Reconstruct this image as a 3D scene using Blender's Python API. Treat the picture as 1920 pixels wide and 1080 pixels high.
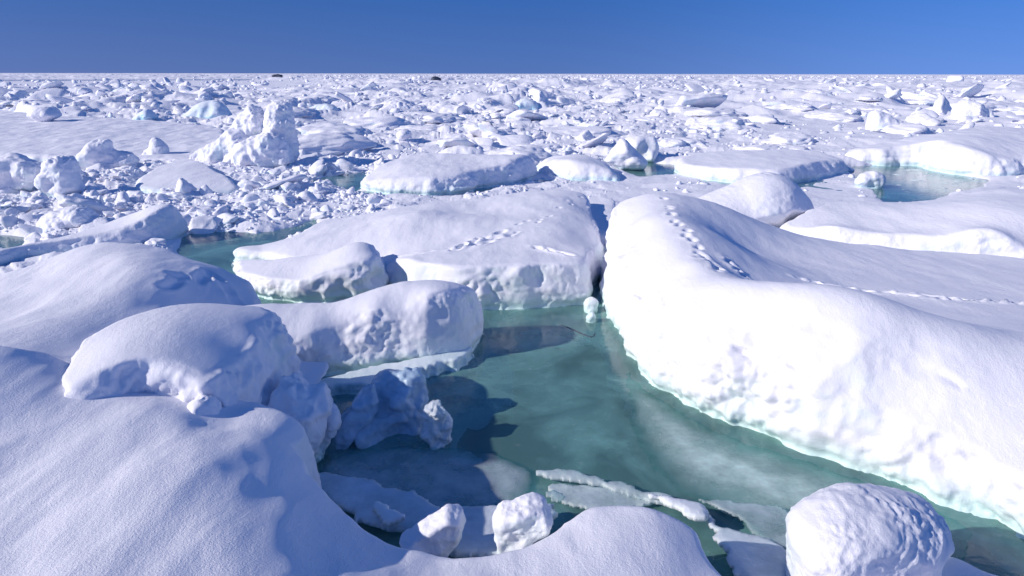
import bpy, math, random
import numpy as np
from mathutils import Matrix, Vector

for o in list(bpy.data.objects):
    bpy.data.objects.remove(o)
SC = bpy.context.scene
COL = SC.collection
R = math.radians

# ------------------------------------------------------------------ camera
CAM_H = 3.0
FPX = 1280.0                      # focal length in pixels of the 1920 px wide photograph (24 mm)
PITCH = math.atan(402.0 / FPX)
cam_d = bpy.data.cameras.new('camera')
cam_d.sensor_width = 36.0
cam_d.lens = 24.0
cam_d.clip_start = 0.05
cam_d.clip_end = 20000.0
cam = bpy.data.objects.new('camera', cam_d)
COL.objects.link(cam)
cam.location = (0, 0, CAM_H)
cam.matrix_world = (Matrix.Translation((0, 0, CAM_H)) @ Matrix.Rotation(math.pi / 2 - PITCH, 4, 'X')
                    @ Matrix.Rotation(R(0.09), 4, 'Z'))
SC.camera = cam

# ------------------------------------------------------------------ sky, sun, exposure
SUN_EL = R(27.0)
SUN_AZ = R(18.0)                  # the sun stands on the left, a little behind the camera
sun_dir = Vector((-math.cos(SUN_EL) * math.cos(SUN_AZ), -math.cos(SUN_EL) * math.sin(SUN_AZ), math.sin(SUN_EL)))
world = bpy.data.worlds.new('World')
SC.world = world
world.use_nodes = True
wt = world.node_tree
wt.nodes.clear()
w_out = wt.nodes.new('ShaderNodeOutputWorld')
w_bg = wt.nodes.new('ShaderNodeBackground')
w_sky = wt.nodes.new('ShaderNodeTexSky')
w_sky.sky_type = 'NISHITA'
w_sky.sun_disc = False
w_sky.sun_elevation = SUN_EL
w_sky.sun_rotation = math.atan2(sun_dir.x, sun_dir.y)
w_sky.altitude = 0
w_sky.air_density = 1.0
w_sky.dust_density = 0.0
w_sky.ozone_density = 3.0
w_tc = wt.nodes.new('ShaderNodeTexCoord')
w_sep = wt.nodes.new('ShaderNodeSeparateXYZ')
w_com = wt.nodes.new('ShaderNodeCombineXYZ')
w_lift = wt.nodes.new('ShaderNodeMath')
w_lift.operation = 'MULTIPLY_ADD'
w_lift.inputs[1].default_value = 0.75
w_lift.inputs[2].default_value = 0.42
wt.links.new(w_tc.outputs['Generated'], w_sep.inputs[0])
wt.links.new(w_sep.outputs['X'], w_com.inputs['X'])
wt.links.new(w_sep.outputs['Y'], w_com.inputs['Y'])
wt.links.new(w_sep.outputs['Z'], w_lift.inputs[0])
wt.links.new(w_lift.outputs[0], w_com.inputs['Z'])
wt.links.new(w_com.outputs[0], w_sky.inputs['Vector'])
w_tint = wt.nodes.new('ShaderNodeMix')
w_tint.data_type = 'RGBA'
w_tint.blend_type = 'MULTIPLY'
w_tint.inputs['Factor'].default_value = 1.0
SKY_TINT = (0.96, 0.99, 1.5)
w_tint.inputs['B'].default_value = (*SKY_TINT, 1)
# clear polar air: darker on the sun's side of the view, brighter and bluer away from it
w_rx = wt.nodes.new('ShaderNodeMapRange')
w_rx.inputs['From Min'].default_value = -0.6
w_rx.inputs['From Max'].default_value = 0.6
wt.links.new(w_sep.outputs['X'], w_rx.inputs['Value'])
w_ramp = wt.nodes.new('ShaderNodeValToRGB')
w_ramp.color_ramp.interpolation = 'EASE'
w_ramp.color_ramp.elements[0].color = (0.82 / 1.5, 0.90 / 1.5, 0.88 / 1.5, 1)
w_ramp.color_ramp.elements[1].color = (1.05 / 1.5, 1.42 / 1.5, 1.42 / 1.5, 1)
e_ = w_ramp.color_ramp.elements.new(0.5)
e_.color = (0.77 / 1.5, 1.02 / 1.5, 1.06 / 1.5, 1)
wt.links.new(w_rx.outputs[0], w_ramp.inputs['Fac'])
w_pol = wt.nodes.new('ShaderNodeMix')
w_pol.data_type = 'RGBA'
w_pol.blend_type = 'MULTIPLY'
w_pol.inputs['Factor'].default_value = 1.0
wt.links.new(w_sky.outputs[0], w_pol.inputs['A'])
wt.links.new(w_ramp.outputs['Color'], w_pol.inputs['B'])
w_rz = wt.nodes.new('ShaderNodeMapRange')
w_rz.inputs['From Min'].default_value = 0.0
w_rz.inputs['From Max'].default_value = 0.10
wt.links.new(w_sep.outputs['Z'], w_rz.inputs['Value'])
w_el = wt.nodes.new('ShaderNodeMix')
w_el.data_type = 'RGBA'
w_el.inputs['A'].default_value = (1.26, 1.03, 0.95, 1)
w_el.inputs['B'].default_value = (0.66, 0.91, 1.0, 1)
wt.links.new(w_rz.outputs[0], w_el.inputs['Factor'])
w_pol2 = wt.nodes.new('ShaderNodeMix')
w_pol2.data_type = 'RGBA'
w_pol2.blend_type = 'MULTIPLY'
w_pol2.inputs['Factor'].default_value = 1.0
wt.links.new(w_pol.outputs['Result'], w_pol2.inputs['A'])
wt.links.new(w_el.outputs['Result'], w_pol2.inputs['B'])
wt.links.new(w_pol2.outputs['Result'], w_tint.inputs['A'])
wt.links.new(w_tint.outputs['Result'], w_bg.inputs['Color'])
w_bg.inputs['Strength'].default_value = 0.125
wt.links.new(w_bg.outputs[0], w_out.inputs['Surface'])

sun_l = bpy.data.lights.new('sun', 'SUN')
sun_l.energy = 3.6
sun_l.angle = R(0.53)
sun_l.color = (1.0, 0.93, 0.85)
sun = bpy.data.objects.new('sun', sun_l)
COL.objects.link(sun)
sun.rotation_euler = sun_dir.to_track_quat('Z', 'Y').to_euler()

SC.view_settings.view_transform = 'Standard'
SC.view_settings.look = 'None'
SC.view_settings.exposure = 0.27
SC.view_settings.gamma = 1.0
SC.cycles.use_denoising = True
SC.cycles.max_bounces = 8
SC.cycles.diffuse_bounces = 4
SC.cycles.transparent_max_bounces = 12

# ------------------------------------------------------------------ numbers and noise
cp, sp = math.cos(PITCH), math.sin(PITCH)


def ray(u, v):
    x = (np.asarray(u, float) - 960.0) / FPX
    y = (540.0 - np.asarray(v, float)) / FPX
    return x, cp + y * sp, -sp + y * cp


def P(u, v, z):
    """world point at height z seen at pixel (u, v) of the photograph"""
    dx, dy, dz = ray(u, v)
    t = (z - CAM_H) / dz
    return dx * t, dy * t


def PY(u, v, yd):
    """world x, z seen at pixel (u, v) on the upright plane y = yd"""
    dx, dy, dz = ray(u, v)
    t = yd / dy
    return dx * t, CAM_H + dz * t


_prm = np.random.RandomState(7).permutation(256).astype(np.int32)
_prm = np.concatenate([_prm, _prm, _prm])
_grd = np.random.RandomState(3).normal(size=(256, 3)).astype(np.float32)
_grd /= np.linalg.norm(_grd, axis=1)[:, None]


def perlin(p):
    p = np.asarray(p, np.float32)
    i = np.floor(p).astype(np.int32)
    f = p - i
    i &= 255
    s = f * f * f * (f * (f * 6 - 15) + 10)
    out = 0
    for a in (0, 1):
        pa = _prm[(i[:, 0] + a) & 255]
        wa = s[:, 0] if a else 1 - s[:, 0]
        for b in (0, 1):
            pb = _prm[pa + ((i[:, 1] + b) & 255)]
            wb = s[:, 1] if b else 1 - s[:, 1]
            for c in (0, 1):
                h = _prm[pb + ((i[:, 2] + c) & 255)] & 255
                wc = s[:, 2] if c else 1 - s[:, 2]
                g = _grd[h]
                d = g[:, 0] * (f[:, 0] - a) + g[:, 1] * (f[:, 1] - b) + g[:, 2] * (f[:, 2] - c)
                out = out + d * wa * wb * wc
    return out * 1.6


def fbm(p, octs=4, gain=0.5, lac=2.03):
    p = np.asarray(p, np.float32)
    a, t = 1.0, 0
    for k in range(octs):
        t = t + a * perlin(p + 17.3 * k)
        a *= gain
        p = p * lac
    return t


def billow(p, octs=3, gain=0.5):
    """rounded lumps between creases"""
    p = np.asarray(p, np.float32)
    a, t = 1.0, 0
    for k in range(octs):
        t = t + a * (np.abs(perlin(p + 31.7 * k)) * 2 - 0.6)
        a *= gain
        p = p * 2.1
    return t


def ridged(p, octs=4, gain=0.5):
    p = np.asarray(p, np.float32)
    a, t = 1.0, 0
    for k in range(octs):
        t = t + a * (1 - np.abs(perlin(p + 11.1 * k)) * 2)
        a *= gain
        p = p * 2.07
    return t


def cells(x, y, seed=0):
    """distance to the nearest and second cell point and the id of the nearest, on a jittered unit grid"""
    ix, iy = np.floor(x).astype(np.int64), np.floor(y).astype(np.int64)
    d1 = np.full(x.shape, 9.0, np.float32)
    d2 = np.full(x.shape, 9.0, np.float32)
    idn = np.zeros(x.shape, np.float32)
    ox = np.zeros(x.shape, np.float32)
    oy = np.zeros(x.shape, np.float32)
    for a in (-1, 0, 1):
        for b in (-1, 0, 1):
            cx, cy = ix + a, iy + b
            h = (cx * 73856093 ^ cy * 19349663 ^ (seed * 83492791)) & 0x7fffffff
            h = (h * 1103515245 + 12345) & 0x7fffffff
            jx = (h & 1023) / 1023.0
            jy = ((h >> 10) & 1023) / 1023.0
            hid = ((h >> 20) & 1023) / 1023.0
            dx_, dy_ = x - cx - jx, y - cy - jy
            d = np.hypot(dx_, dy_).astype(np.float32)
            n = d < d1
            ox = np.where(n, dx_, ox)
            oy = np.where(n, dy_, oy)
            d2 = np.where(n, d1, np.minimum(d2, d))
            idn = np.where(n, hid, idn)
            d1 = np.where(n, d, d1)
    return d1, d2, idn, ox, oy


def sstep(a, b, x):
    t = np.clip((x - a) / (b - a), 0, 1)
    return t * t * (3 - 2 * t)


def poly_sd(px, py, poly):
    """signed distance to a polygon, positive inside"""
    poly = np.asarray(poly, float)
    n = len(poly)
    d2 = np.full(px.shape, 1e18)
    ins = np.zeros(px.shape, bool)
    for i in range(n):
        ax, ay = poly[i]
        bx, by = poly[(i + 1) % n]
        ex, ey = bx - ax, by - ay
        wx, wy = px - ax, py - ay
        t = np.clip((wx * ex + wy * ey) / (ex * ex + ey * ey + 1e-12), 0, 1)
        d2 = np.minimum(d2, (wx - ex * t) ** 2 + (wy - ey * t) ** 2)
        c = (ay > py) != (by > py)
        xi = ax + (py - ay) * ex / (ey if abs(ey) > 1e-12 else 1e-12)
        ins ^= c & (px < xi)
    return np.where(ins, 1, -1) * np.sqrt(d2)


def smooth_poly(pts, n=3):
    """corner-cut a closed outline so that it curves"""
    p = np.asarray(pts, float)
    for _ in range(n):
        q = np.roll(p, -1, axis=0)
        p = np.stack([p * .75 + q * .25, p * .25 + q * .75], 1).reshape(-1, p.shape[1])
    return p


def tps(cx, cy, cz, x, y, lam=0.002):
    """thin plate surface through control heights"""
    c = np.stack([cx, cy], 1)
    n = len(c)
    sc = np.ptp(c, axis=0).max()
    c0 = c.mean(0)
    c = (c - c0) / sc

    def phi(r2):
        return np.where(r2 > 1e-12, 0.5 * r2 * np.log(r2 + 1e-12), 0)
    K = phi(((c[:, None] - c[None]) ** 2).sum(-1)) + lam * np.eye(n)
    Q = np.concatenate([np.ones((n, 1)), c], 1)
    A = np.zeros((n + 3, n + 3))
    A[:n, :n] = K
    A[:n, n:] = Q
    A[n:, :n] = Q.T
    s = np.linalg.solve(A, np.concatenate([cz, [0, 0, 0]]))
    sh = x.shape
    x = (x.ravel() - c0[0]) / sc
    y = (y.ravel() - c0[1]) / sc
    out = s[n] + s[n + 1] * x + s[n + 2] * y
    for k in range(n):
        out = out + s[k] * phi((x - c[k, 0]) ** 2 + (y - c[k, 1]) ** 2)
    return np.clip(out, min(cz) - .12, max(cz) + .12).reshape(sh)


# ------------------------------------------------------------------ mesh helpers
def mesh_from(name, verts, faces, smooth=True):
    """verts (n,3); faces (m,3) or (m,4)"""
    me = bpy.data.meshes.new(name)
    verts = np.ascontiguousarray(verts, np.float32)
    faces = np.ascontiguousarray(faces, np.int32)
    m, k = faces.shape
    me.vertices.add(len(verts))
    me.vertices.foreach_set('co', verts.ravel())
    me.loops.add(m * k)
    me.loops.foreach_set('vertex_index', faces.ravel())
    me.polygons.add(m)
    me.polygons.foreach_set('loop_start', np.arange(0, m * k, k, dtype=np.int32))
    try:
        me.polygons.foreach_set('loop_total', np.full(m, k, np.int32))
    except Exception:
        pass
    me.polygons.foreach_set('use_smooth', np.full(m, smooth, bool))
    me.update(calc_edges=True)
    return me


def grid_faces(ny, nx, off=0, flip=False):
    i = np.arange(ny - 1)[:, None] * nx + np.arange(nx - 1)[None] + off
    f = np.stack([i, i + 1, i + nx + 1, i + nx], -1).reshape(-1, 4)
    return f[:, ::-1] if flip else f


def closed_from_two_sheets(X, A, B, axis):
    """a closed mesh between two grids of the same layout (front sheet A, back sheet B)"""
    ny, nx = A.shape[:2]
    v = np.concatenate([A.reshape(-1, 3), B.reshape(-1, 3)])
    n = ny * nx
    f = [grid_faces(ny, nx), grid_faces(ny, nx, n, True)]
    idx = np.arange(n).reshape(ny, nx)
    ring = np.concatenate([idx[0, :-1], idx[:-1, -1], idx[-1, :0:-1], idx[:0:-1, 0]])
    nxt = np.roll(ring, -1)
    f.append(np.stack([nxt, ring, ring + n, nxt + n], 1))
    return v, np.concatenate(f)


def remeshed(verts, faces, voxel):
    """one even, watertight skin over the given closed mesh"""
    me = mesh_from('tmp', verts, faces)
    ob = bpy.data.objects.new('tmp', me)
    COL.objects.link(ob)
    md = ob.modifiers.new('r', 'REMESH')
    md.mode = 'VOXEL'
    md.voxel_size = voxel
    md.use_smooth_shade = True
    dg = bpy.context.evaluated_depsgraph_get()
    ev = ob.evaluated_get(dg)
    m2 = bpy.data.meshes.new_from_object(ev, depsgraph=dg)
    bpy.data.objects.remove(ob)
    bpy.data.meshes.remove(me)
    return m2


def get_co(me):
    a = np.empty(len(me.vertices) * 3, np.float32)
    me.vertices.foreach_get('co', a)
    return a.reshape(-1, 3)


def get_no(me):
    a = np.empty(len(me.vertices) * 3, np.float32)
    me.vertex_normals.foreach_get('vector', a)
    return a.reshape(-1, 3)


def set_co(me, co):
    me.vertices.foreach_set('co', np.ascontiguousarray(co, np.float32).ravel())
    me.update()


def relax(me, co, it=1, f=0.5):
    """even out voxel steps"""
    e = np.empty(len(me.edges) * 2, np.int32)
    me.edges.foreach_get('vertices', e)
    e = e.reshape(-1, 2)
    n = len(co)
    cnt = np.bincount(e.ravel(), minlength=n).astype(np.float32)[:, None]
    cnt[cnt == 0] = 1
    for _ in range(it):
        acc = np.zeros_like(co)
        for k in range(3):
            acc[:, k] = (np.bincount(e[:, 0], co[e[:, 1], k], n) + np.bincount(e[:, 1], co[e[:, 0], k], n))
        co = co + f * (acc / cnt - co)
    return co.astype(np.float32)


def drop_below(me, z):
    """throw away what lies deep under water"""
    co = get_co(me)
    f = np.empty(len(me.loops), np.int32)
    me.loops.foreach_get('vertex_index', f)
    f = f.reshape(-1, 4)
    keep = (co[f, 2] > z).any(1)
    f = f[keep]
    used = np.unique(f)
    mp = np.full(len(co), -1, np.int32)
    mp[used] = np.arange(len(used))
    m2 = mesh_from('m', co[used], mp[f])
    bpy.data.meshes.remove(me)
    return m2


def link(name, me, mat, label=None, cat=None, group=None, kind=None, parent=None, loc=None):
    me.name = name
    o = bpy.data.objects.new(name, me)
    COL.objects.link(o)
    if mat is not None:
        me.materials.clear()
        me.materials.append(mat)
    if label: o['label'] = label
    if cat: o['category'] = cat
    if group: o['group'] = group
    if kind: o['kind'] = kind
    if parent: o.parent = parent
    if loc is not None: o.location = loc
    return o


def recentre(me):
    """put a mesh's origin at its own base; returns the place it came from"""
    co = get_co(me)
    c = np.array([(co[:, 0].min() + co[:, 0].max()) / 2, (co[:, 1].min() + co[:, 1].max()) / 2, co[:, 2].min()], np.float32)
    set_co(me, co - c)
    return tuple(float(t) for t in c)


# ------------------------------------------------------------------ materials
def new_mat(name):
    m = bpy.data.materials.new(name)
    m.use_nodes = True
    t = m.node_tree
    t.nodes.clear()
    out = t.nodes.new('ShaderNodeOutputMaterial')
    return m, t, out


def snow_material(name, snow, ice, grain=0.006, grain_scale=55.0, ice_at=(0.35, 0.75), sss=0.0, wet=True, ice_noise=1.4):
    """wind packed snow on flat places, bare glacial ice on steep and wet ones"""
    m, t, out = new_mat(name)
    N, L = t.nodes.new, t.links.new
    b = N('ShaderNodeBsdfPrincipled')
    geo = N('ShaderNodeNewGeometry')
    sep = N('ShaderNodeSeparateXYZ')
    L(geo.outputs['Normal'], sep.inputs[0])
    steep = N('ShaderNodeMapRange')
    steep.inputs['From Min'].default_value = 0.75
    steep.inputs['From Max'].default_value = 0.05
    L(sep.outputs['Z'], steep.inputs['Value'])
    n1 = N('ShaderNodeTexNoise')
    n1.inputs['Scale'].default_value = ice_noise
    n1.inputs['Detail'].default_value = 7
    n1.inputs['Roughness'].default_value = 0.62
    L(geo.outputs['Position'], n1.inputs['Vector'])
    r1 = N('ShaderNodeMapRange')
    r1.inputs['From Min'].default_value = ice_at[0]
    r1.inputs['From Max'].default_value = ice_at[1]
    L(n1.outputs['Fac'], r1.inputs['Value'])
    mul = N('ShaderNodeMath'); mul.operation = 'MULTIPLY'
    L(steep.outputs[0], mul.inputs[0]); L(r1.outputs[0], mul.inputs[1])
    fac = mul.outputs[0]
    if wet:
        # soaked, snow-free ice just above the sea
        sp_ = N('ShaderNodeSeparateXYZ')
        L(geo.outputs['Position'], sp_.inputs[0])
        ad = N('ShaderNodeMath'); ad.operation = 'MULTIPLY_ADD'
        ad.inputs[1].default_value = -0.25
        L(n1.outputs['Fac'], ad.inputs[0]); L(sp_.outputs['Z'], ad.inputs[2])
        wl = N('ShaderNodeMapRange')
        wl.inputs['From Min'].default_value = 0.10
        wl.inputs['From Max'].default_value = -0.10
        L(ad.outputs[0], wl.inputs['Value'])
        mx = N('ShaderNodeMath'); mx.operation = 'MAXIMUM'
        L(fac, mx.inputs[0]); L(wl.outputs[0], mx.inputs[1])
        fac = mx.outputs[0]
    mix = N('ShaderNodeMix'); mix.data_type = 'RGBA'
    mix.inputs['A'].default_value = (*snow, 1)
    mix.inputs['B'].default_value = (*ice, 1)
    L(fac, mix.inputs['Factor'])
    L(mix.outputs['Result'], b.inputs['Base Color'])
    rr = N('ShaderNodeMapRange')
    rr.inputs['To Min'].default_value = 0.75
    rr.inputs['To Max'].default_value = 0.38
    L(fac, rr.inputs['Value'])
    L(rr.outputs[0], b.inputs['Roughness'])
    b.inputs['Specular IOR Level'].default_value = 0.25
    if sss:
        b.inputs['Subsurface Weight'].default_value = sss
        b.inputs['Subsurface Radius'].default_value = (0.5, 0.8, 1.0)
        b.inputs['Subsurface Scale'].default_value = 0.06
    # grain: crystals, then wind crust
    g1 = N('ShaderNodeTexNoise')
    g1.inputs['Scale'].default_value = grain_scale
    g1.inputs['Detail'].default_value = 4
    g1.inputs['Roughness'].default_value = 0.7
    L(geo.outputs['Position'], g1.inputs['Vector'])
    bp = N('ShaderNodeBump')
    bp.inputs['Strength'].default_value = 1.0
    bp.inputs['Distance'].default_value = grain
    L(g1.outputs['Fac'], bp.inputs['Height'])
    g2 = N('ShaderNodeTexNoise')
    g2.inputs['Scale'].default_value = grain_scale * 0.16
    g2.inputs['Detail'].default_value = 5
    g2.inputs['Roughness'].default_value = 0.6
    mp = N('ShaderNodeMapping')
    mp.inputs['Scale'].default_value = (1.0, 0.45, 1.0)
    mp.inputs['Rotation'].default_value = (0, 0, 0.5)
    L(geo.outputs['Position'], mp.inputs['Vector']); L(mp.outputs[0], g2.inputs['Vector'])
    bp2 = N('ShaderNodeBump')
    bp2.inputs['Strength'].default_value = 1.0
    bp2.inputs['Distance'].default_value = grain * 1.4
    L(g2.outputs['Fac'], bp2.inputs['Height'])
    L(bp2.outputs[0], bp.inputs['Normal'])
    L(bp.outputs[0], b.inputs['Normal'])
    L(b.outputs[0], out.inputs['Surface'])
    return m


SNOW = (0.85, 0.845, 0.91)
ICE = (0.62, 0.80, 0.80)
M_SNOW = snow_material('snow_near', SNOW, ICE, 0.005, 95.0, (0.50, 0.80))
M_MID = snow_material('snow_mid', SNOW, (0.60, 0.78, 0.84), 0.012, 16.0, (0.45, 0.8))
M_FAR = snow_material('snow_far', SNOW, (0.55, 0.74, 0.84), 0.03, 4.0, (0.45, 0.75), wet=False)
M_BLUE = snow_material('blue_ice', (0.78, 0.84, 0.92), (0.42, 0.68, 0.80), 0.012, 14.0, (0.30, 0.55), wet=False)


def ice_glass(name, base, alpha, rough=0.25, bump=0.004, scale=25.0, vary=0.22, rim=False):
    """thin translucent ice: part of the light goes through"""
    m, t, out = new_mat(name)
    N, L = t.nodes.new, t.links.new
    b = N('ShaderNodeBsdfPrincipled')
    geo = N('ShaderNodeNewGeometry')
    n = N('ShaderNodeTexNoise')
    n.inputs['Scale'].default_value = 3.0
    n.inputs['Detail'].default_value = 8
    n.inputs['Roughness'].default_value = 0.65
    L(geo.outputs['Position'], n.inputs['Vector'])
    mr = N('ShaderNodeMapRange')
    mr.inputs['From Min'].default_value = 0.3
    mr.inputs['From Max'].default_value = 0.7
    mr.inputs['To Min'].default_value = max(0, alpha - vary)
    mr.inputs['To Max'].default_value = min(1, alpha + vary)
    L(n.outputs['Fac'], mr.inputs['Value'])
    b.inputs['Base Color'].default_value = (*base, 1)
    b.inputs['Roughness'].default_value = rough
    b.inputs['IOR'].default_value = 1.31
    tr = N('ShaderNodeBsdfTransparent')
    tr.inputs['Color'].default_value = (0.80, 0.94, 0.93, 1)
    mx = N('ShaderNodeMixShader')
    if rim:
        ta = N('ShaderNodeAttribute')
        ta.attribute_name = 'thickness'
        tm = N('ShaderNodeMath'); tm.operation = 'MULTIPLY'
        L(mr.outputs[0], tm.inputs[0]); L(ta.outputs['Fac'], tm.inputs[1])
        L(tm.outputs[0], mx.inputs['Fac'])
    else:
        L(mr.outputs[0], mx.inputs['Fac'])
    L(tr.outputs[0], mx.inputs[1]); L(b.outputs[0], mx.inputs[2])
    n2 = N('ShaderNodeTexNoise')
    n2.inputs['Scale'].default_value = scale
    n2.inputs['Detail'].default_value = 5
    L(geo.outputs['Position'], n2.inputs['Vector'])
    bp = N('ShaderNodeBump')
    bp.inputs['Distance'].default_value = bump
    L(n2.outputs['Fac'], bp.inputs['Height'])
    L(bp.outputs[0], b.inputs['Normal'])
    L(mx.outputs[0], out.inputs['Surface'])
    return m


M_THIN = ice_glass('thin_ice', (0.62, 0.70, 0.76), 0.36, rim=True)
M_FOOT = ice_glass('awash_ice', (0.54, 0.73, 0.70), 0.62, 0.10, 0.0015, 14, .36, True)
M_THIN2 = ice_glass('frosted_ice', (0.70, 0.78, 0.82), 0.50, 0.3, 0.006)
M_PLATE = ice_glass('plate_ice', (0.72, 0.78, 0.86), 0.72, 0.3, 0.006)
M_CLEAR = ice_glass('clear_ice', (0.50, 0.66, 0.84), 0.80, 0.22, 0.008, 18)


def plain(name, col, rough=0.8, noise=0.25, scale=3.0):
    m, t, out = new_mat(name)
    N, L = t.nodes.new, t.links.new
    b = N('ShaderNodeBsdfPrincipled')
    geo = N('ShaderNodeNewGeometry')
    n = N('ShaderNodeTexNoise')
    n.inputs['Scale'].default_value = scale
    n.inputs['Detail'].default_value = 6
    L(geo.outputs['Position'], n.inputs['Vector'])
    mx = N('ShaderNodeMix'); mx.data_type = 'RGBA'
    mx.inputs['A'].default_value = (*[c * (1 - noise) for c in col], 1)
    mx.inputs['B'].default_value = (*[min(1, c * (1 + noise)) for c in col], 1)
    L(n.outputs['Fac'], mx.inputs['Factor'])
    L(mx.outputs['Result'], b.inputs['Base Color'])
    b.inputs['Roughness'].default_value = rough
    L(b.outputs[0], out.inputs['Surface'])
    return m


M_DARKICE = plain('dirty_ice', (0.06, 0.075, 0.11), 0.7)
M_MURK = plain('deep_murk', (0.16, 0.42, 0.385), 0.9, 0.45, 0.9)
M_SHELF = plain('sunken_ice', (0.74, 0.86, 0.82), 0.8, 0.22, 1.6)


def water_material():
    m, t, out = new_mat('sea_water')
    N, L = t.nodes.new, t.links.new
    geo = N('ShaderNodeNewGeometry')
    n = N('ShaderNodeTexNoise')
    n.inputs['Scale'].default_value = 9.0
    n.inputs['Detail'].default_value = 4
    mp = N('ShaderNodeMapping')
    mp.inputs['Scale'].default_value = (1, 1.6, 1)
    L(geo.outputs['Position'], mp.inputs['Vector']); L(mp.outputs[0], n.inputs['Vector'])
    bp = N('ShaderNodeBump')
    bp.inputs['Strength'].default_value = 0.5
    bp.inputs['Distance'].default_value = 0.006
    L(n.outputs['Fac'], bp.inputs['Height'])
    gl = N('ShaderNodeBsdfGlossy')
    gl.inputs['Roughness'].default_value = 0.06
    gl.inputs['Color'].default_value = (1, 1, 1, 1)
    L(bp.outputs[0], gl.inputs['Normal'])
    tr = N('ShaderNodeBsdfTransparent')
    # brine slush: milky patches floating in the surface
    s = N('ShaderNodeTexNoise')
    s.inputs['Scale'].default_value = 1.1
    s.inputs['Detail'].default_value = 7
    s.inputs['Roughness'].default_value = 0.62
    s.inputs['Distortion'].default_value = 0.6
    L(geo.outputs['Position'], s.inputs['Vector'])
    sr = N('ShaderNodeMapRange')
    sr.inputs['From Min'].default_value = 0.42
    sr.inputs['From Max'].default_value = 0.72
    sr.inputs['To Min'].default_value = 0.32
    sr.inputs['To Max'].default_value = 0.78
    L(s.outputs['Fac'], sr.inputs['Value'])
    df = N('ShaderNodeBsdfDiffuse')
    # bubbles and crumbs of brash frozen into the skin
    k = N('ShaderNodeTexNoise')
    k.inputs['Scale'].default_value = 17.0
    k.inputs['Detail'].default_value = 5
    k.inputs['Roughness'].default_value = 0.7
    mk = N('ShaderNodeMapping')
    mk.inputs['Scale'].default_value = (0.7, 1.5, 1)
    L(geo.outputs['Position'], mk.inputs['Vector']); L(mk.outputs[0], k.inputs['Vector'])
    kr = N('ShaderNodeMapRange')
    kr.inputs['From Min'].default_value = 0.60
    kr.inputs['From Max'].default_value = 0.74
    L(k.outputs['Fac'], kr.inputs['Value'])
    dc = N('ShaderNodeMix'); dc.data_type = 'RGBA'
    dc.inputs['A'].default_value = (0.22, 0.46, 0.43, 1)
    dc.inputs['B'].default_value = (0.55, 0.70, 0.68, 1)
    L(kr.outputs[0], dc.inputs['Factor'])
    L(dc.outputs['Result'], df.inputs['Color'])
    mx0 = N('ShaderNodeMixShader')
    L(sr.outputs[0], mx0.inputs['Fac'])
    L(tr.outputs[0], mx0.inputs[1]); L(df.outputs[0], mx0.inputs[2])
    fr = N('ShaderNodeFresnel')
    fr.inputs['IOR'].default_value = 1.33
    L(bp.outputs[0], fr.inputs['Normal'])
    mx = N('ShaderNodeMixShader')
    L(fr.outputs[0], mx.inputs['Fac'])
    L(mx0.outputs[0], mx.inputs[1]); L(gl.outputs[0], mx.inputs[2])
    L(mx.outputs[0], out.inputs['Surface'])
    va = N('ShaderNodeVolumeAbsorption')
    va.inputs['Color'].default_value = (0.20, 0.72, 0.70, 1)
    va.inputs['Density'].default_value = 0.65
    L(va.outputs[0], out.inputs['Volume'])
    return m


M_WATER = water_material()

# ------------------------------------------------------------------ sea
def box_mesh(name, x0, x1, y0, y1, z0, z1):
    v = np.array([(x, y, z) for z in (z0, z1) for y in (y0, y1) for x in (x0, x1)], float)
    f = np.array([(0, 2, 3, 1), (4, 5, 7, 6), (0, 1, 5, 4), (2, 6, 7, 3), (0, 4, 6, 2), (1, 3, 7, 5)])
    return mesh_from(name, v, f, False)


link('sea_water', box_mesh('w', -5000, 5000, -20, 7000, -3.0, 0.0), M_WATER, kind='structure')
gx, gy = np.meshgrid(np.linspace(-30, 30, 200), np.linspace(-4, 56, 200))
gz = -0.80 + 0.28 * fbm(np.stack([gx.ravel() * .8, gy.ravel() * .8, gx.ravel() * 0 + 4], 1), 4).reshape(gx.shape)
link('deep_water', mesh_from('d', np.stack([gx, gy, gz], -1).reshape(-1, 3), grid_faces(200, 200)), M_MURK, kind='structure')
link('sea_floor', mesh_from('s', np.array([(-5000, -20, -2.6), (5000, -20, -2.6), (5000, 7000, -2.6), (-5000, 7000, -2.6)]),
                            np.array([(0, 1, 2, 3)])), M_MURK, kind='structure')

# ------------------------------------------------------------------ builder: floes seen from above
FLOES = []          # outlines, so that rubble keeps off them


def crumble(q, rough, rs):
    """broken snow and ice: broad dents, a few sharp ribs, fine crumbs in patches"""
    broad = fbm(q * rs * .7, 3)
    ribs = ridged(q * rs * .8 + 7, 3) - .6
    patch = sstep(-.15, .45, perlin(q * rs * .5 + 21))
    crumbs = billow(q * rs * 2.6, 2)
    f = fbm(q * rs * np.array([.45, .45, .95], np.float32) + 63, 3) * 3.2
    ledge = np.floor(f) + sstep(0, .22, f - np.floor(f))          # broken layers with sharp lips
    return rough * (.42 * broad + .32 * ribs + .38 * crumbs * patch + .26 * ledge * sstep(-.15, .35, perlin(q * rs * .33 + 90)))


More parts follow.
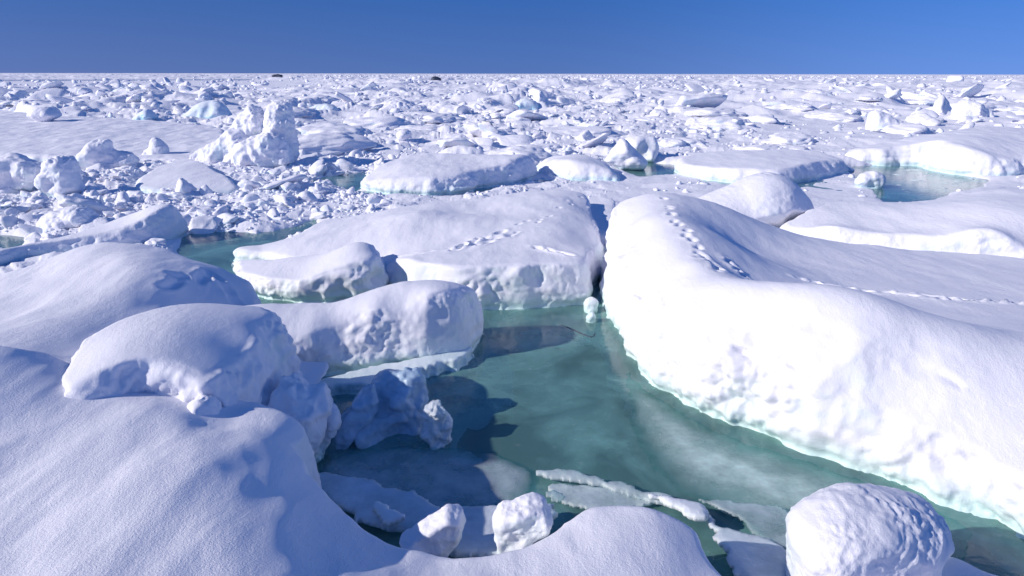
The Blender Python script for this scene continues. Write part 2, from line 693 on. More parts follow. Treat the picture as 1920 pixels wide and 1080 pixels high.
def rough_up(me, rough, rs, top_amp, seed, notch, wind=0.5, under=None, cracks=()):
    co, no = get_co(me), get_no(me)
    co = relax(me, co, 2)
    off = np.array([seed * 7.13, seed * 3.7, seed * 5.31], np.float32)
    q = co + off
    slope = 1 - np.clip(no[:, 2], -1, 1)
    m = sstep(0.12, 0.55, slope)
    d = m * crumble(q, rough, rs)
    # layered melt lines on the steep sides
    d += m * rough * 0.05 * np.sin(q[:, 2] * 38 + 3 * perlin(q * 1.3))
    lowz = sstep(.45, .1, co[:, 2])
    d += m * lowz * rough * .5 * crumble(q + 50, 1.0, rs * 2.2)
    for (line, dep, wid) in cracks:
        L = np.array([(*P(u, v, z), z) for u, v, z in line])
        bb = ((co > L.min(0) - .4) & (co < L.max(0) + .4)).all(1)
        c_ = co[bb] + .05 * np.stack([perlin(q[bb] * 5), perlin(q[bb] * 5 + 9), perlin(q[bb] * 5 + 19)], 1)
        dm = np.full(len(c_), 9.0)
        for i in range(len(L) - 1):
            e_ = L[i + 1] - L[i]
            t_ = np.clip(((c_ - L[i]) @ e_) / (e_ @ e_), 0, 1)
            dm = np.minimum(dm, np.linalg.norm(c_ - L[i] - t_[:, None] * e_, axis=1))
        d[bb] -= dep * np.exp(-(dm / wid) ** 2) * (.6 + .6 * perlin(q[bb] * 3))
    if under:
        co[:, 1] += under[0] * sstep(under[1], under[2], co[:, 2]) * sstep(.1, .6, -no[:, 1]) * (.7 + .5 * perlin(q * 1.6))
    qs = q * np.array([1.0, 0.6, 1.0], np.float32)
    d += top_amp * (fbm(qs * 1.1, 3) + wind * 0.35 * ridged(q * np.array([3.2, 1.2, 2.0], np.float32), 2))
    if notch:
        d -= notch * np.exp(-((co[:, 2] - 0.03) / 0.06) ** 2) * m
    set_co(me, co + no * d[:, None])


def floe(name, label, rim, ctrl, voxel, w=0.30, p=2.2, foot=0.35, rough=0.05, rs=2.6, top_amp=0.02, base=-0.45, dents=(), seed=1,
         mat=None, group=None, cat='ice floe', notch=0.05, keep=-0.4, lam=0.0015, foot_z=-0.10, curve=2, wind=0.3, under=None, rimctrl=True, ew=0.0, cracks=()):
    mat = mat or M_SNOW
    out = np.array([P(*r) for r in rim])
    cc = [(*P(u, v, z), z) for (u, v, z) in ctrl] + [(*P(u, v, z), z) for (u, v, z) in rim if z > 0.15 and rimctrl]
    cc = np.array(cc)
    poly = smooth_poly(out, curve)
    FLOES.append(poly)
    m = foot + 0.12
    x0, y0 = poly.min(0) - m
    x1, y1 = poly.max(0) + m
    st = voxel * 0.9
    nx, ny = int((x1 - x0) / st) + 2, int((y1 - y0) / st) + 2
    gx, gy = np.meshgrid(np.linspace(x0, x1, nx), np.linspace(y0, y1, ny))
    wob = 0.5 * w * fbm(np.stack([gx.ravel() * 1.7, gy.ravel() * 1.7, gx.ravel() * 0 + seed * 9.1], 1), 3).reshape(gx.shape) * min(1, rough / 0.04)
    d = poly_sd(gx, gy, poly) + wob * 0.5
    if ew:
        d = d + ew * fbm(np.stack([gx.ravel() * 6, gy.ravel() * 6, gx.ravel() * 0 + seed * 3.3], 1), 4).reshape(gx.shape)
    top = tps(cc[:, 0], cc[:, 1], cc[:, 2], gx, gy, lam)
    for (u, v, z, rx, ry, dep, ang) in dents:
        px, py = P(u, v, z)
        ca, sa = math.cos(ang), math.sin(ang)
        ex, ey = (gx - px) * ca + (gy - py) * sa, -(gx - px) * sa + (gy - py) * ca
        e2 = (ex / rx) ** 2 + (ey / ry) ** 2
        top = top - dep * np.exp(-e2 ** 1.5) + .3 * dep * np.exp(-((np.sqrt(e2) - 1.55) / .45) ** 2)
    t = np.clip(d / w, 0, 1)
    prof = (1 - (1 - t) ** p) ** (1 / p)
    z = np.where(d > 0, base + (top - base) * prof, base)
    if foot > 0:
        zf = foot_z - (0.5) * np.clip(-d / foot, 0, 1) ** 1.3
        z = np.where(d > 0, np.maximum(z, foot_z), np.maximum(np.minimum(zf, foot_z), base - 0.2))
    lo = min(base, -0.5) - 0.25 if foot > 0 else base - 0.1
    A = np.stack([gx, gy, z], -1)
    B = np.stack([gx, gy, np.full_like(z, lo)], -1)
    v, f = closed_from_two_sheets(None, A, B, 2)
    me = remeshed(v, f, voxel)
    rough_up(me, rough, rs, top_amp, seed, notch, wind, under, cracks)
    me = drop_below(me, keep if foot > 0 else base - 0.02)
    c = recentre(me)
    return link(name, me, mat, label, cat, group, loc=c)


# ------------------------------------------------------------------ builder: blocks seen from the side
def block(name, label, outline, yd, depth, voxel, rough=0.04, rs=3.0, seed=1, mat=None, group=None, cat='ice block', round_=0.45, p=2.0,
          lean=0.0, twist=0.0, facets=0.0, bulge=.45, ripple=0.0, curve=1, sink=0.15, top_amp=0.0):
    """an outline at distance yd given its own thickness, rounded off all round"""
    mat = mat or M_SNOW
    if isinstance(outline[0], tuple) and len(outline[0]) == 3 and isinstance(outline[0][0], list):
        V, F, off = [], [], 0
        for k, (ol, dy, dp) in enumerate(outline):
            v_, f_ = block_shell(ol, yd + dy, dp, voxel, seed + k, round_, p, lean, twist, bulge, curve, sink)
            V.append(v_); F.append(f_ + off); off += len(v_)
        v_, f_ = np.concatenate(V), np.concatenate(F)
    else:
        v_, f_ = block_shell(outline, yd, depth, voxel, seed, round_, p, lean, twist, bulge, curve, sink)
    me = remeshed(v_, f_, voxel)
    co, no = get_co(me), get_no(me)
    co = relax(me, co, 2)
    qq = co + np.array([seed * 3.1, seed * 5.7, seed * 1.9], np.float32)
    dd = crumble(qq, rough, rs) + top_amp * fbm(qq * rs * 0.6, 2)
    if facets:
        dd = dd + facets * (ridged(qq * rs * 0.5, 3) - .95)
    if ripple:
        a_, b_ = qq[:, 2] * 0.85 - qq[:, 0] * 0.5, qq[:, 2] * 0.5 + qq[:, 0] * 0.85
        w_ = ridged(np.stack([a_ * 11, qq[:, 1] * 4, b_ * 4.5], 1) + .4 * fbm(qq * 4, 2)[:, None], 2) - .7
        dd = dd + ripple * w_ * sstep(.1, .6, -no[:, 1]) * sstep(-.35, .3, perlin(qq * 3))
    set_co(me, co + no * dd[:, None])
    c = recentre(me)
    return link(name, me, mat, label, cat, group, loc=c)


def block_shell(outline, yd, depth, voxel, seed, round_, p, lean, twist, bulge, curve, sink):
    pts = smooth_poly(np.array([PY(u, v, yd) for u, v in outline]), curve)
    zmin = pts[:, 1].min()
    pts[:, 1] = np.where(pts[:, 1] < zmin + 0.03, zmin - sink, pts[:, 1])
    x0, z0 = pts.min(0) - voxel * 3
    x1, z1 = pts.max(0) + voxel * 3
    st = voxel * 0.8
    nx, nz = int((x1 - x0) / st) + 2, int((z1 - z0) / st) + 2
    gx, gz = np.meshgrid(np.linspace(x0, x1, nx), np.linspace(z0, z1, nz))
    d = poly_sd(gx, gz, pts)
    w = round_ * min(depth, (x1 - x0), (z1 - z0))
    t = np.clip(d / w, 0, 1)
    h = depth * 0.5 * (1 - (1 - t) ** p) ** (1 / p)
    q = np.stack([gx.ravel(), gz.ravel(), gx.ravel() * 0 + seed * 4.7], 1)
    s = 1.0 / max(depth, 0.2)
    h1 = h * (1 + bulge * fbm(q * s * 1.3, 3).reshape(h.shape))
    h2 = h * (1 + bulge * fbm(q * s * 1.3 + 40, 3).reshape(h.shape))
    mid = lean * (gz - z0) + twist * (gx - (x0 + x1) / 2)
    h1 = np.where(d > 0, np.maximum(h1, 0.002), -0.001)
    h2 = np.where(d > 0, np.maximum(h2, 0.002), -0.001)
    A = np.stack([gx, mid + yd - h1, gz], -1)
    B = np.stack([gx, mid + yd + h2, gz], -1)
    v, f = closed_from_two_sheets(None, A, B, 1)
    inside = (d > -st * 0.01).ravel()
    n = len(inside)
    keep = np.concatenate([inside, inside])
    # keep only cells touching the inside
    fq = f[: 2 * (nx - 1) * (nz - 1)]
    ok = keep[fq].all(1)
    fq = fq[ok]
    # close the rim: boundary edges of the front sheet joined to the back sheet
    fr = fq[(fq < n).all(1)]
    e = np.concatenate([fr[:, [0, 1]], fr[:, [1, 2]], fr[:, [2, 3]], fr[:, [3, 0]]])
    key = np.sort(e, 1)
    kk = key[:, 0].astype(np.int64) * n + key[:, 1]
    u_, idx, cnt = np.unique(kk, return_index=True, return_counts=True)
    be = e[idx[cnt == 1]]
    side = np.stack([be[:, 1], be[:, 0], be[:, 0] + n, be[:, 1] + n], 1)
    fq = np.concatenate([fq, side])
    used = np.unique(fq)
    mp = np.full(2 * n, -1, np.int32)
    mp[used] = np.arange(len(used))
    return v[used], mp[fq]


# ------------------------------------------------------------------ builder: loose lumps of ice
def ico(sub):
    import bmesh
    bm = bmesh.new()
    bmesh.ops.create_icosphere(bm, subdivisions=sub, radius=1.0)
    v = np.array([t.co[:] for t in bm.verts], np.float32)
    f = np.array([[t.index for t in g.verts] for g in bm.faces], np.int32)
    bm.free()
    return v, f


ICO = {k: ico(k) for k in (1, 2, 3, 4, 5)}


def lump_shape(sub, seed, faces=11, soft=16.0, rough=0.10, snow=0.35):
    """an angular lump: unit directions clipped by random planes, then worn and roughened"""
    rs_ = np.random.RandomState(seed)
    v, f = ICO[sub]
    n = rs_.normal(size=(faces, 3))
    n /= np.linalg.norm(n, axis=1)[:, None]
    c = rs_.uniform(0.55, 1.05, faces)
    if seed % 2:                                   # a slab: two near-parallel broken faces
        a = rs_.normal(size=3) * .5 + np.array([0, 0, 1])
        a /= np.linalg.norm(a)
        b = -a + rs_.normal(size=3) * .12
        n = np.concatenate([n, [a, b / np.linalg.norm(b)]])
        c = np.concatenate([c, rs_.uniform(.22, .42, 2)])
    dots = v @ n.T
    inv = np.where(dots > 0.05, dots / c, 0.05)
    r = 1.0 / (np.power((inv ** soft).sum(1), 1 / soft))
    r = np.minimum(r, 1.35)
    p = v * r[:, None]
    p = p * (1 + rough * (1.1 * fbm(p * 1.1 + seed * 3.3, 3) + 0.5 * ridged(p * 1.9 + seed, 3) - .4))[:, None]
    return p.astype(np.float32), f

# ================================================================== THE NEAR FLOES
def tracks(pts, rx=0.07, ry=0.035, dep=0.045, z=0.8, jit=0.0):
    rs_ = np.random.RandomState(len(pts))
    out = []
    for i, (u, v) in enumerate(pts):
        j = min(i + 1, len(pts) - 1)
        k = max(j - 1, 0)
        a = P(*pts[k], z); b = P(*pts[j], z)
        ang = math.atan2(b[1] - a[1], b[0] - a[0])
        out.append((u + rs_.normal() * jit, v + rs_.normal() * jit * .4, z, rx, ry, dep, ang + rs_.normal() * .3))
    return out


def spread(pts, n):
    p = np.array(pts, float)
    s = np.concatenate([[0], np.cumsum(np.hypot(*np.diff(p, axis=0).T))])
    t = np.linspace(0, s[-1], n)
    return list(zip(np.interp(t, s, p[:, 0]), np.interp(t, s, p[:, 1])))


# foreground bank the photographer stands on
floe('snow_bank', 'grainy lilac snow bank filling the bottom left corner and the near shore of the pool',
     rim=[(-250, 600, 1.35), (0, 632, 1.28), (75, 645, 1.15), (200, 700, .9), (380, 720, .78), (480, 750, .72), (560, 770, .7), (600, 800, .62),
          (612, 840, .55), (580, 885, .52), (640, 932, .5), (700, 975, .48), (760, 1014, .46), (830, 1024, .48), (890, 1036, .48),
          (960, 1020, .5), (1040, 980, .52), (1090, 945, .55), (1150, 925, .6), (1240, 942, .6), (1310, 970, .56), (1342, 1000, .5), (1352, 1040, .5),
          (1420, 1100, .5), (1500, 1250, .5), (900, 1500, .9), (0, 1500, 1.05), (-600, 1100, .95), (-600, 700, 1.2)],
     ctrl=[(0, 700, 1.16), (60, 740, 1.06), (0, 800, .99), (150, 775, .97), (230, 770, .97), (290, 752, 1.0), (340, 775, .98), (400, 800, .84), (460, 800, .80), (540, 795, .78),
           (100, 850, .97), (250, 850, .99), (400, 900, .94), (500, 870, .84), (300, 950, 1.0), (150, 1000, 1.0), (450, 1000, .94),
           (600, 1000, .72), (700, 1060, .65), (850, 1070, .56), (1000, 1060, .6), (1130, 1000, .64), (1230, 1000, .64), (1300, 1040, .58), (560, 850, .74)],
     voxel=.02, w=.14, p=2.2, foot=.25, rough=.03, top_amp=.045, seed=1, base=-.3, wind=0.3)

# rounded hummock with the shaded underside
floe('snow_plug', 'narrow plug of fallen snow choking the crack between the two great floes',
     rim=[(1085, 372, .45), (1118, 362, .5), (1160, 372, .5), (1165, 410, .42), (1150, 450, .34), (1142, 490, .24), (1140, 520, .1), (1122, 528, .05), (1112, 500, .2), (1115, 440, .36), (1095, 400, .42)],
     ctrl=[(1128, 440, .36), (1125, 400, .46), (1128, 480, .27)], voxel=.022, w=.12, p=2, foot=.1, rough=.07, rs=3.2, top_amp=.03, seed=58)

floe('snow_hummock', 'big rounded snow hummock with a hollowed shaded front, left of the pool',
     rim=[(75, 770, .92), (110, 790, .90), (160, 782, .9), (210, 765, .9), (280, 745, .9), (340, 765, .86), (400, 785, .80), (450, 770, .72), (500, 745, .62),
          (530, 700, .55), (548, 660, .62), (545, 640, .7), (500, 590, .85), (440, 565, 1.05), (380, 556, 1.15), (300, 562, 1.2), (200, 600, 1.15), (130, 650, 1.08), (85, 710, 1.0)],
     ctrl=[(110, 735, 1.06), (170, 725, 1.12), (250, 702, 1.13), (320, 692, 1.11), (380, 682, 1.06), (460, 666, .97), (535, 650, .86), (440, 566, 1.02), (380, 556, 1.10), (300, 560, 1.15), (200, 600, 1.16), (130, 650, 1.10),
           (500, 592, 1.0), (330, 620, 1.19), (300, 600, 1.20), (420, 620, 1.09), (90, 700, 1.0), (490, 640, .98), (210, 660, 1.17)],
     voxel=.018, w=.16, p=2.4, foot=0, base=.35, rough=.085, rs=3.2, top_amp=.012, seed=2, keep=.2, wind=0.2, lam=.002, under=(.09, 1.0, .72), rimctrl=False)

# mound behind it
floe('snow_mound', 'broad smooth snow mound rising to a rounded peak, behind the shaded hummock',
     rim=[(-400, 560, .66), (-200, 540, .74), (0, 507, .90), (100, 476, .98), (180, 452, 1.07), (250, 445, 1.1), (310, 451, 1.04), (345, 466, .92), (372, 490, .8),
          (420, 500, .75), (470, 520, .62), (500, 545, .5), (530, 600, .4), (450, 680, .5), (200, 700, .85), (60, 690, 1.05), (-150, 690, 1.15), (-500, 650, 1.0)],
     ctrl=[(0, 600, .92), (150, 560, 1.0), (300, 530, .98), (250, 480, 1.1), (420, 530, .8), (400, 580, .65), (100, 620, 1.0), (330, 500, .98), (60, 520, .91), (60, 560, .92)],
     dents=tracks([(318, 552), (330, 545), (338, 536), (375, 528), (385, 522), (392, 515), (405, 518), (425, 525), (440, 532)], .10, .05, .05, .85),
     voxel=.024, w=.25, p=2.2, foot=.2, rough=.03, top_amp=.035, seed=3)

# long floe pointing into the pool
floe('ice_floe', 'long rounded snowy floe with a blunt broken end reaching into the middle of the pool',
     rim=[(480, 740, 0.0), (560, 720, 0), (640, 703, 0), (760, 692, 0), (850, 682, 0), (895, 662, 0), (916, 635, 0), (922, 600, 0.1), (912, 562, .42), (890, 538, .6),
          (830, 526, .68), (760, 525, .7), (700, 540, .65), (640, 558, .6), (560, 562, .58), (480, 565, .62), (400, 580, .6), (380, 640, .55), (400, 720, .3)],
     ctrl=[(800, 570, .70), (700, 590, .60), (840, 600, .64), (600, 600, .55), (720, 630, .44), (840, 640, .45), (600, 650, .38), (875, 570, .66), (500, 600, .58), (760, 660, .22), (640, 680, .18), (700, 660, .25), (480, 680, .42), (420, 680, .5), (540, 692, .22)],
     voxel=.02, w=.20, p=2.4, foot=.35, rough=.045, rs=3.4, top_amp=.018, seed=4, wind=.8)

floe('ice_ledge', 'low snow-dusted ice ledge at the waterline under the long rounded floe',
     rim=[(505, 748, 0.04), (560, 728, .04), (640, 705, .04), (700, 690, .04), (800, 675, .04), (872, 655, .04), (905, 655, .04), (880, 685, .04), (845, 692, .04), (800, 705, .04), (745, 738, .04), (690, 738, .04), (640, 735, .04), (560, 752, .04)],
     ctrl=[(600, 725, .10), (700, 712, .10), (800, 690, .12), (860, 672, .12), (560, 738, .1)],
     voxel=.014, w=.09, p=1.8, foot=.25, rough=.03, rs=5, top_amp=.02, seed=5, base=-.2, notch=.02, foot_z=-.04, ew=.06)

# centre floe with the tracks
trk_e = tracks(spread([(1085, 372), (1052, 385), (1030, 405), (1000, 420), (960, 435)], 12), .055, .035, .032, .7, 7) + \
    tracks(spread([(945, 443), (915, 449), (880, 455), (860, 462)], 14), .10, .05, .055, .62, 7) + \
    tracks(spread([(835, 470), (800, 472), (760, 470), (720, 470)], 7), .12, .035, .05, .55, 2) + \
    tracks(spread([(1010, 468), (1065, 478)], 4), .12, .04, .05, .6, 2)
floe('ice_floe', 'wide flat-topped central floe with animal tracks and a broken wall rising from the pool',
     rim=[(918, 584, 0), (960, 583, 0), (1000, 580, 0), (1060, 577, 0), (1108, 572, 0), (1118, 545, 0.0), (1124, 505, .12), (1134, 470, .35), (1138, 440, .5), (1118, 400, .6), (1108, 368, .65),
          (1080, 357, .75), (1000, 355, .72), (900, 368, .68), (800, 378, .62), (700, 398, .52), (600, 406, .42), (580, 425, .36), (530, 448, .28), (430, 462, .2), (436, 474, .18), (480, 480, .18),
          (560, 500, .2), (690, 500, .25), (720, 540, .0), (780, 570, 0), (850, 584, 0)],
     ctrl=[(740, 488, .52), (800, 492, .55), (860, 498, .58), (960, 498, .60), (1060, 490, .6), (1112, 470, .6), (1000, 450, .62), (850, 450, .57), (700, 450, .5), (600, 460, .38), (950, 400, .68), (860, 400, .60),
           (780, 398, .74), (740, 410, .66), (1050, 380, .76), (1060, 430, .68), (520, 465, .3), (650, 430, .47)],
     dents=trk_e, voxel=.024, w=.16, p=2.6, foot=.5, rough=.065, rs=2.2, top_amp=.028, seed=6, wind=.3)

floe('ice_slab', 'tilted snowy slab with a dark hollow under its right end, beside the central floe',
     rim=[(424, 482, .2), (480, 482, .28), (560, 478, .4), (640, 468, .5), (690, 459, .55), (716, 474, .5), (732, 510, .2), (726, 560, 0), (690, 572, 0), (600, 578, 0), (500, 574, .0), (440, 540, .1)],
     ctrl=[(700, 470, .60), (600, 490, .50), (520, 506, .38), (460, 500, .26), (640, 497, .54), (560, 520, .36), (668, 500, .56), (610, 515, .46), (715, 492, .54)],
     voxel=.02, w=.16, p=2.4, foot=.2, rough=.09, rs=2.6, top_amp=.015, seed=7, notch=.09, under=(.12, .38, .02), cracks=[([(590, 552, .12), (630, 540, .20), (675, 528, .27), (718, 520, .32)], .45, .13)])

# the big floe on the right
trk_g = tracks(spread([(1243, 385), (1262, 410), (1285, 445), (1315, 475), (1352, 498)], 17), .075, .045, .036, 1.06, 5) + \
    tracks(spread([(1360, 505), (1400, 521), (1440, 533), (1485, 538)], 9), .08, .045, .045, .85, 3) + \
    tracks(spread([(1505, 538), (1560, 541), (1620, 543), (1690, 548), (1760, 554), (1830, 560), (1915, 564)], 15), .09, .04, .055, .55, 4)
floe('ice_floe', 'huge thick floe on the right with a sunlit wall and tracks along its shaded top',
     rim=[(1122, 562, 0), (1145, 600, 0), (1163, 650, 0), (1185, 690, 0), (1240, 735, 0), (1300, 772, 0), (1400, 812, 0), (1500, 850, 0), (1600, 885, 0), (1700, 920, 0), (1800, 948, 0), (1870, 985, 0),
          (1930, 1040, 0), (2000, 1110, 0), (2200, 1150, 0), (2500, 1000, .6), (2500, 700, .8), (2300, 520, .30), (1920, 478, .28), (1700, 462, .33), (1560, 448, .38), (1450, 424, .48), (1410, 405, .70), (1340, 380, .95),
          (1290, 364, 1.1), (1240, 359, 1.16), (1185, 366, 1.08), (1140, 385, .9), (1138, 420, .75), (1132, 470, .5), (1124, 520, .2)],
     ctrl=[(1230, 400, 1.15), (1260, 440, 1.12), (1300, 490, 1.07), (1350, 535, 1.06), (1430, 565, 1.06), (1500, 587, 1.06), (1600, 612, 1.04), (1700, 632, 1.0), (1800, 645, .98), (1920, 650, .95), (2200, 680, .95),
           (1200, 480, .88), (1160, 500, .68), (1250, 600, .68), (1400, 680, .60), (1600, 740, .58), (1800, 800, .52), (1920, 840, .48), (1200, 590, .52), (1850, 700, .82), (1700, 690, .78), (1500, 650, .80), (1330, 590, .84),
           (1400, 470, .64), (1500, 500, .56), (1650, 520, .47), (1800, 560, .52), (1920, 560, .49), (1600, 470, .43), (1800, 500, .37), (1330, 420, .95), (1390, 520, .85), (1600, 570, .82), (1750, 600, .86), (1450, 545, .90), (1180, 420, 1.0)],
     dents=trk_g, voxel=.021, w=.17, p=2.3, foot=.12, rough=.095, rs=2.2, top_amp=.020, seed=8, wind=.2, lam=.0008,
     cracks=[([(1228, 600, .56), (1262, 612, .60), (1300, 622, .64), (1345, 640, .66), (1400, 662, .66), (1440, 690, .64)], .13, .035),
             ([(1430, 605, .90), (1490, 640, .82), (1530, 668, .74), (1560, 695, .66)], .06, .03),
             ([(1560, 640, .95), (1640, 668, .88), (1720, 690, .82), (1800, 720, .74)], .04, .03),
             ([(1180, 520, .68), (1200, 560, .62), (1210, 600, .5)], .07, .03),
             ([(1700, 800, .42), (1780, 830, .40), (1850, 860, .38)], .07, .03),
             ([(1345, 500, 1.03), (1348, 530, 1.0), (1342, 556, .92)], .05, .03)])

block('snow_hummock', 'rounded dome of snow with a shaded right flank, just behind the huge right-hand floe',
      [(1240, 410), (1270, 384), (1310, 368), (1360, 352), (1400, 334), (1432, 325), (1456, 323), (1482, 333), (1508, 354), (1532, 384), (1520, 402), (1490, 418), (1440, 425), (1340, 425)],
      13.9, 2.4, .03, rough=.035, rs=1.6, seed=9, mat=M_MID, cat='snow hummock', round_=.75, bulge=.15, twist=.25, curve=2)

floe('ice_floe', 'low flat floe with a white crumbling front edge, just beyond the huge right-hand floe',
     rim=[(1440, 418, .3), (1500, 436, .25), (1600, 450, .25), (1750, 466, .25), (1920, 482, .25), (2300, 520, .3), (2400, 380, .7), (2000, 345, .78), (1900, 349, .78), (1800, 359, .66), (1730, 373, .55), (1660, 377, .5),
          (1610, 372, .55), (1560, 372, .55), (1500, 388, .5)],
     ctrl=[(1600, 410, .62), (1750, 420, .66), (1900, 432, .68), (1800, 385, .72), (1920, 400, .76), (1530, 412, .55), (1880, 418, .78), (1650, 430, .62), (1800, 440, .64)],
     voxel=.03, w=.22, p=2.3, foot=.2, rough=.05, rs=2.4, top_amp=.02, seed=10, mat=M_MID)

# ================================================================== SECOND ROW
floe('ice_floe', 'domed snowy floe with an uneven white wall, behind the turquoise pool at right',
     rim=[(1580, 306, 0), (1650, 311, 0), (1720, 309, 0), (1742, 318, 0), (1790, 327, 0), (1850, 333, 0), (1920, 331, 0), (2100, 330, 0), (2150, 240, .8), (1920, 238, .92), (1850, 233, 1.0), (1800, 236, 1.0), (1745, 248, .9),
          (1690, 257, .72), (1620, 268, .52), (1583, 277, .42)],
     ctrl=[(1800, 258, .98), (1880, 262, .9), (1680, 272, .6), (1840, 285, .75), (1760, 275, .82), (1900, 300, .5)],
     voxel=.045, w=.5, p=2.2, foot=.4, rough=.14, rs=1.1, top_amp=.03, seed=11, mat=M_MID)

floe('ice_floe', 'flat-topped lilac floe with a sunlit left front, left of the turquoise pool on the right',
     rim=[(1262, 328, 0), (1330, 340, 0), (1400, 347, 0), (1480, 346, .05), (1545, 328, .1), (1600, 318, .1), (1592, 298, .42), (1545, 280, .55), (1480, 276, .56), (1400, 279, .5), (1320, 282, .45), (1272, 290, .38), (1258, 308, .15)],
     ctrl=[(1400, 305, .46), (1500, 298, .52), (1320, 306, .38), (1450, 318, .42), (1550, 300, .48)],
     voxel=.04, w=.35, p=2.2, foot=.2, rough=.06, rs=1.8, top_amp=.02, seed=12, mat=M_MID)

floe('ice_floe', 'lumpy snow-topped floe with greenish waterline, middle of the picture behind the central floe',
     rim=[(662, 355, 0), (720, 366, 0), (800, 369, 0), (850, 367, 0), (885, 362, 0), (905, 350, .05), (960, 345, .05), (995, 332, .1), (1008, 312, .25), (1000, 294, .55), (960, 291, .6), (900, 290, .6), (830, 286, .66), (770, 287, .62),
          (720, 303, .5), (690, 317, .4), (668, 335, .2)],
     ctrl=[(760, 315, .52), (850, 322, .52), (930, 315, .52), (990, 303, .62), (700, 335, .3), (800, 300, .6), (900, 305, .58), (880, 330, .42)],
     voxel=.032, w=.34, p=2.4, foot=.3, rough=.10, rs=1.5, top_amp=.03, seed=13, mat=M_MID, notch=.08)

floe('ice_floe', 'small smooth cushion-like floe with a shaded right end, behind the lumpy middle floe',
     rim=[(800, 290, .15), (812, 278, .4), (835, 271, .52), (880, 270, .52), (915, 279, .42), (924, 294, .15), (890, 301, .05), (840, 301, .05)],
     ctrl=[(860, 280, .52), (890, 288, .4)], voxel=.035, w=.6, p=2.2, foot=0, base=-.2, rough=.04, rs=2, top_amp=.02, seed=14, mat=M_MID)

floe('ice_floe', 'rounded whaleback floe in front of the triangular ice block, right of the lumpy central one',
     rim=[(1000, 305, .25), (1010, 292, .42), (1040, 285, .54), (1085, 284, .56), (1130, 293, .48), (1160, 314, .22), (1172, 337, .05), (1120, 338, .05), (1050, 334, .05), (1010, 322, .08)],
     ctrl=[(1070, 300, .54), (1120, 312, .4), (1030, 305, .45), (1060, 318, .34)], voxel=.035, w=.5, p=2.1, foot=0, base=-.2, rough=.05, rs=2, top_amp=.02, seed=15, mat=M_MID)

floe('snow_field', 'wide smooth lilac snowfield at the left edge, beside the jagged pinnacle',
     rim=[(-100, 296, .3), (0, 292, .3), (80, 294, .3), (160, 298, .28), (240, 299, .28), (330, 300, .28), (420, 290, .3), (446, 262, .42), (425, 238, .5), (360, 232, .5), (300, 226, .55), (200, 220, .6), (100, 218, .62), (30, 207, .66),
          (-100, 207, .58), (-300, 220, .45), (-300, 290, .4)],
     ctrl=[(130, 250, .56), (60, 270, .42), (250, 260, .45), (350, 262, .42), (145, 252, .62), (60, 225, .60), (280, 233, .58), (200, 280, .36)],
     voxel=.06, w=.4, p=2, foot=0, base=-.2, rough=.06, rs=1.5, top_amp=.05, seed=16, mat=M_MID, wind=.2)

floe('ice_slab', 'flat kite-shaped snowy slab lying in rubble below the pinnacle',
     rim=[(240, 352, .18), (262, 328, .28), (300, 308, .36), (345, 295, .42), (372, 298, .42), (405, 315, .34), (448, 342, .25), (456, 358, .18), (380, 364, .16), (300, 361, .16)],
     ctrl=[(340, 330, .34), (350, 310, .40), (400, 345, .25)], voxel=.035, w=.2, p=2.2, foot=0, base=-.2, rough=.05, rs=2.6, top_amp=.02, seed=17, mat=M_MID)

floe('ice_floe', 'long tapering floe ending in a broken overhanging snout above the small blue pool at left',
     rim=[(-200, 540, .05), (0, 508, .05), (60, 486, .05), (150, 478, .05), (250, 466, .05), (325, 458, 0), (352, 440, .05), (368, 412, .3), (345, 390, .55), (312, 382, .62), (270, 394, .52), (220, 409, .4), (150, 431, .33), (60, 454, .28), (0, 464, .28),
          (-200, 480, .3)],
     ctrl=[(310, 398, .62), (250, 425, .42), (150, 450, .32), (330, 410, .55), (50, 470, .26)], voxel=.026, w=.2, p=2.4, foot=.2, rough=.08, rs=2.2, top_amp=.015, seed=18, mat=M_MID, notch=.09)

# ================================================================== UPRIGHT ICE
block('ice_pinnacle', 'tall jagged ice pinnacle with a sloping left shoulder and a dark shadow to its right',
      [([(506, 314), (498, 270), (494, 235), (505, 202), (520, 190), (534, 189), (546, 198), (553, 214), (557, 238), (551, 258), (557, 284), (552, 308)], .1, 1.1),
       ([(408, 306), (418, 264), (438, 238), (454, 214), (468, 197), (482, 199), (492, 212), (504, 218), (516, 245), (518, 306)], .30, .95),
       ([(350, 309), (358, 290), (392, 276), (410, 262), (428, 247), (448, 240), (466, 256), (476, 290), (480, 308)], -.05, .8),
       ([(400, 316), (425, 288), (455, 266), (484, 250), (510, 246), (530, 262), (546, 290), (548, 316)], -.45, .9)],
      22.8, 1.7, .03, rough=.085, rs=2.3, seed=21, mat=M_MID, facets=.10, round_=.5, curve=1, bulge=.35)
block('ice_block', 'rugged white ice block with a pale cracked face, left of the kite-shaped slab',
      [(142, 318), (148, 296), (165, 275), (182, 262), (200, 259), (211, 266), (214, 280), (232, 284), (252, 292), (258, 310), (240, 322), (190, 322)], 21.3, .9, .03, rough=.09, rs=2.0, seed=22, mat=M_MID, facets=.05)
block('ice_block', 'small two-headed ice lump on the snowfield edge, between the cracked block and the pinnacle',
      [(264, 294), (270, 282), (280, 274), (283, 262), (289, 257), (297, 262), (304, 268), (315, 277), (317, 292), (300, 298), (280, 298)], 24.2, .6, .028, rough=.06, rs=2.6, seed=23, mat=M_MID)
block('ice_block', 'sharp white triangular block with one straight sloping edge, right of centre in the second row',
      [(1126, 306), (1140, 290), (1160, 262), (1168, 257), (1180, 268), (1200, 288), (1218, 308), (1170, 310)], 22.6, 1.2, .03, rough=.04, rs=2.0, seed=24, mat=M_MID, round_=.35, curve=1)
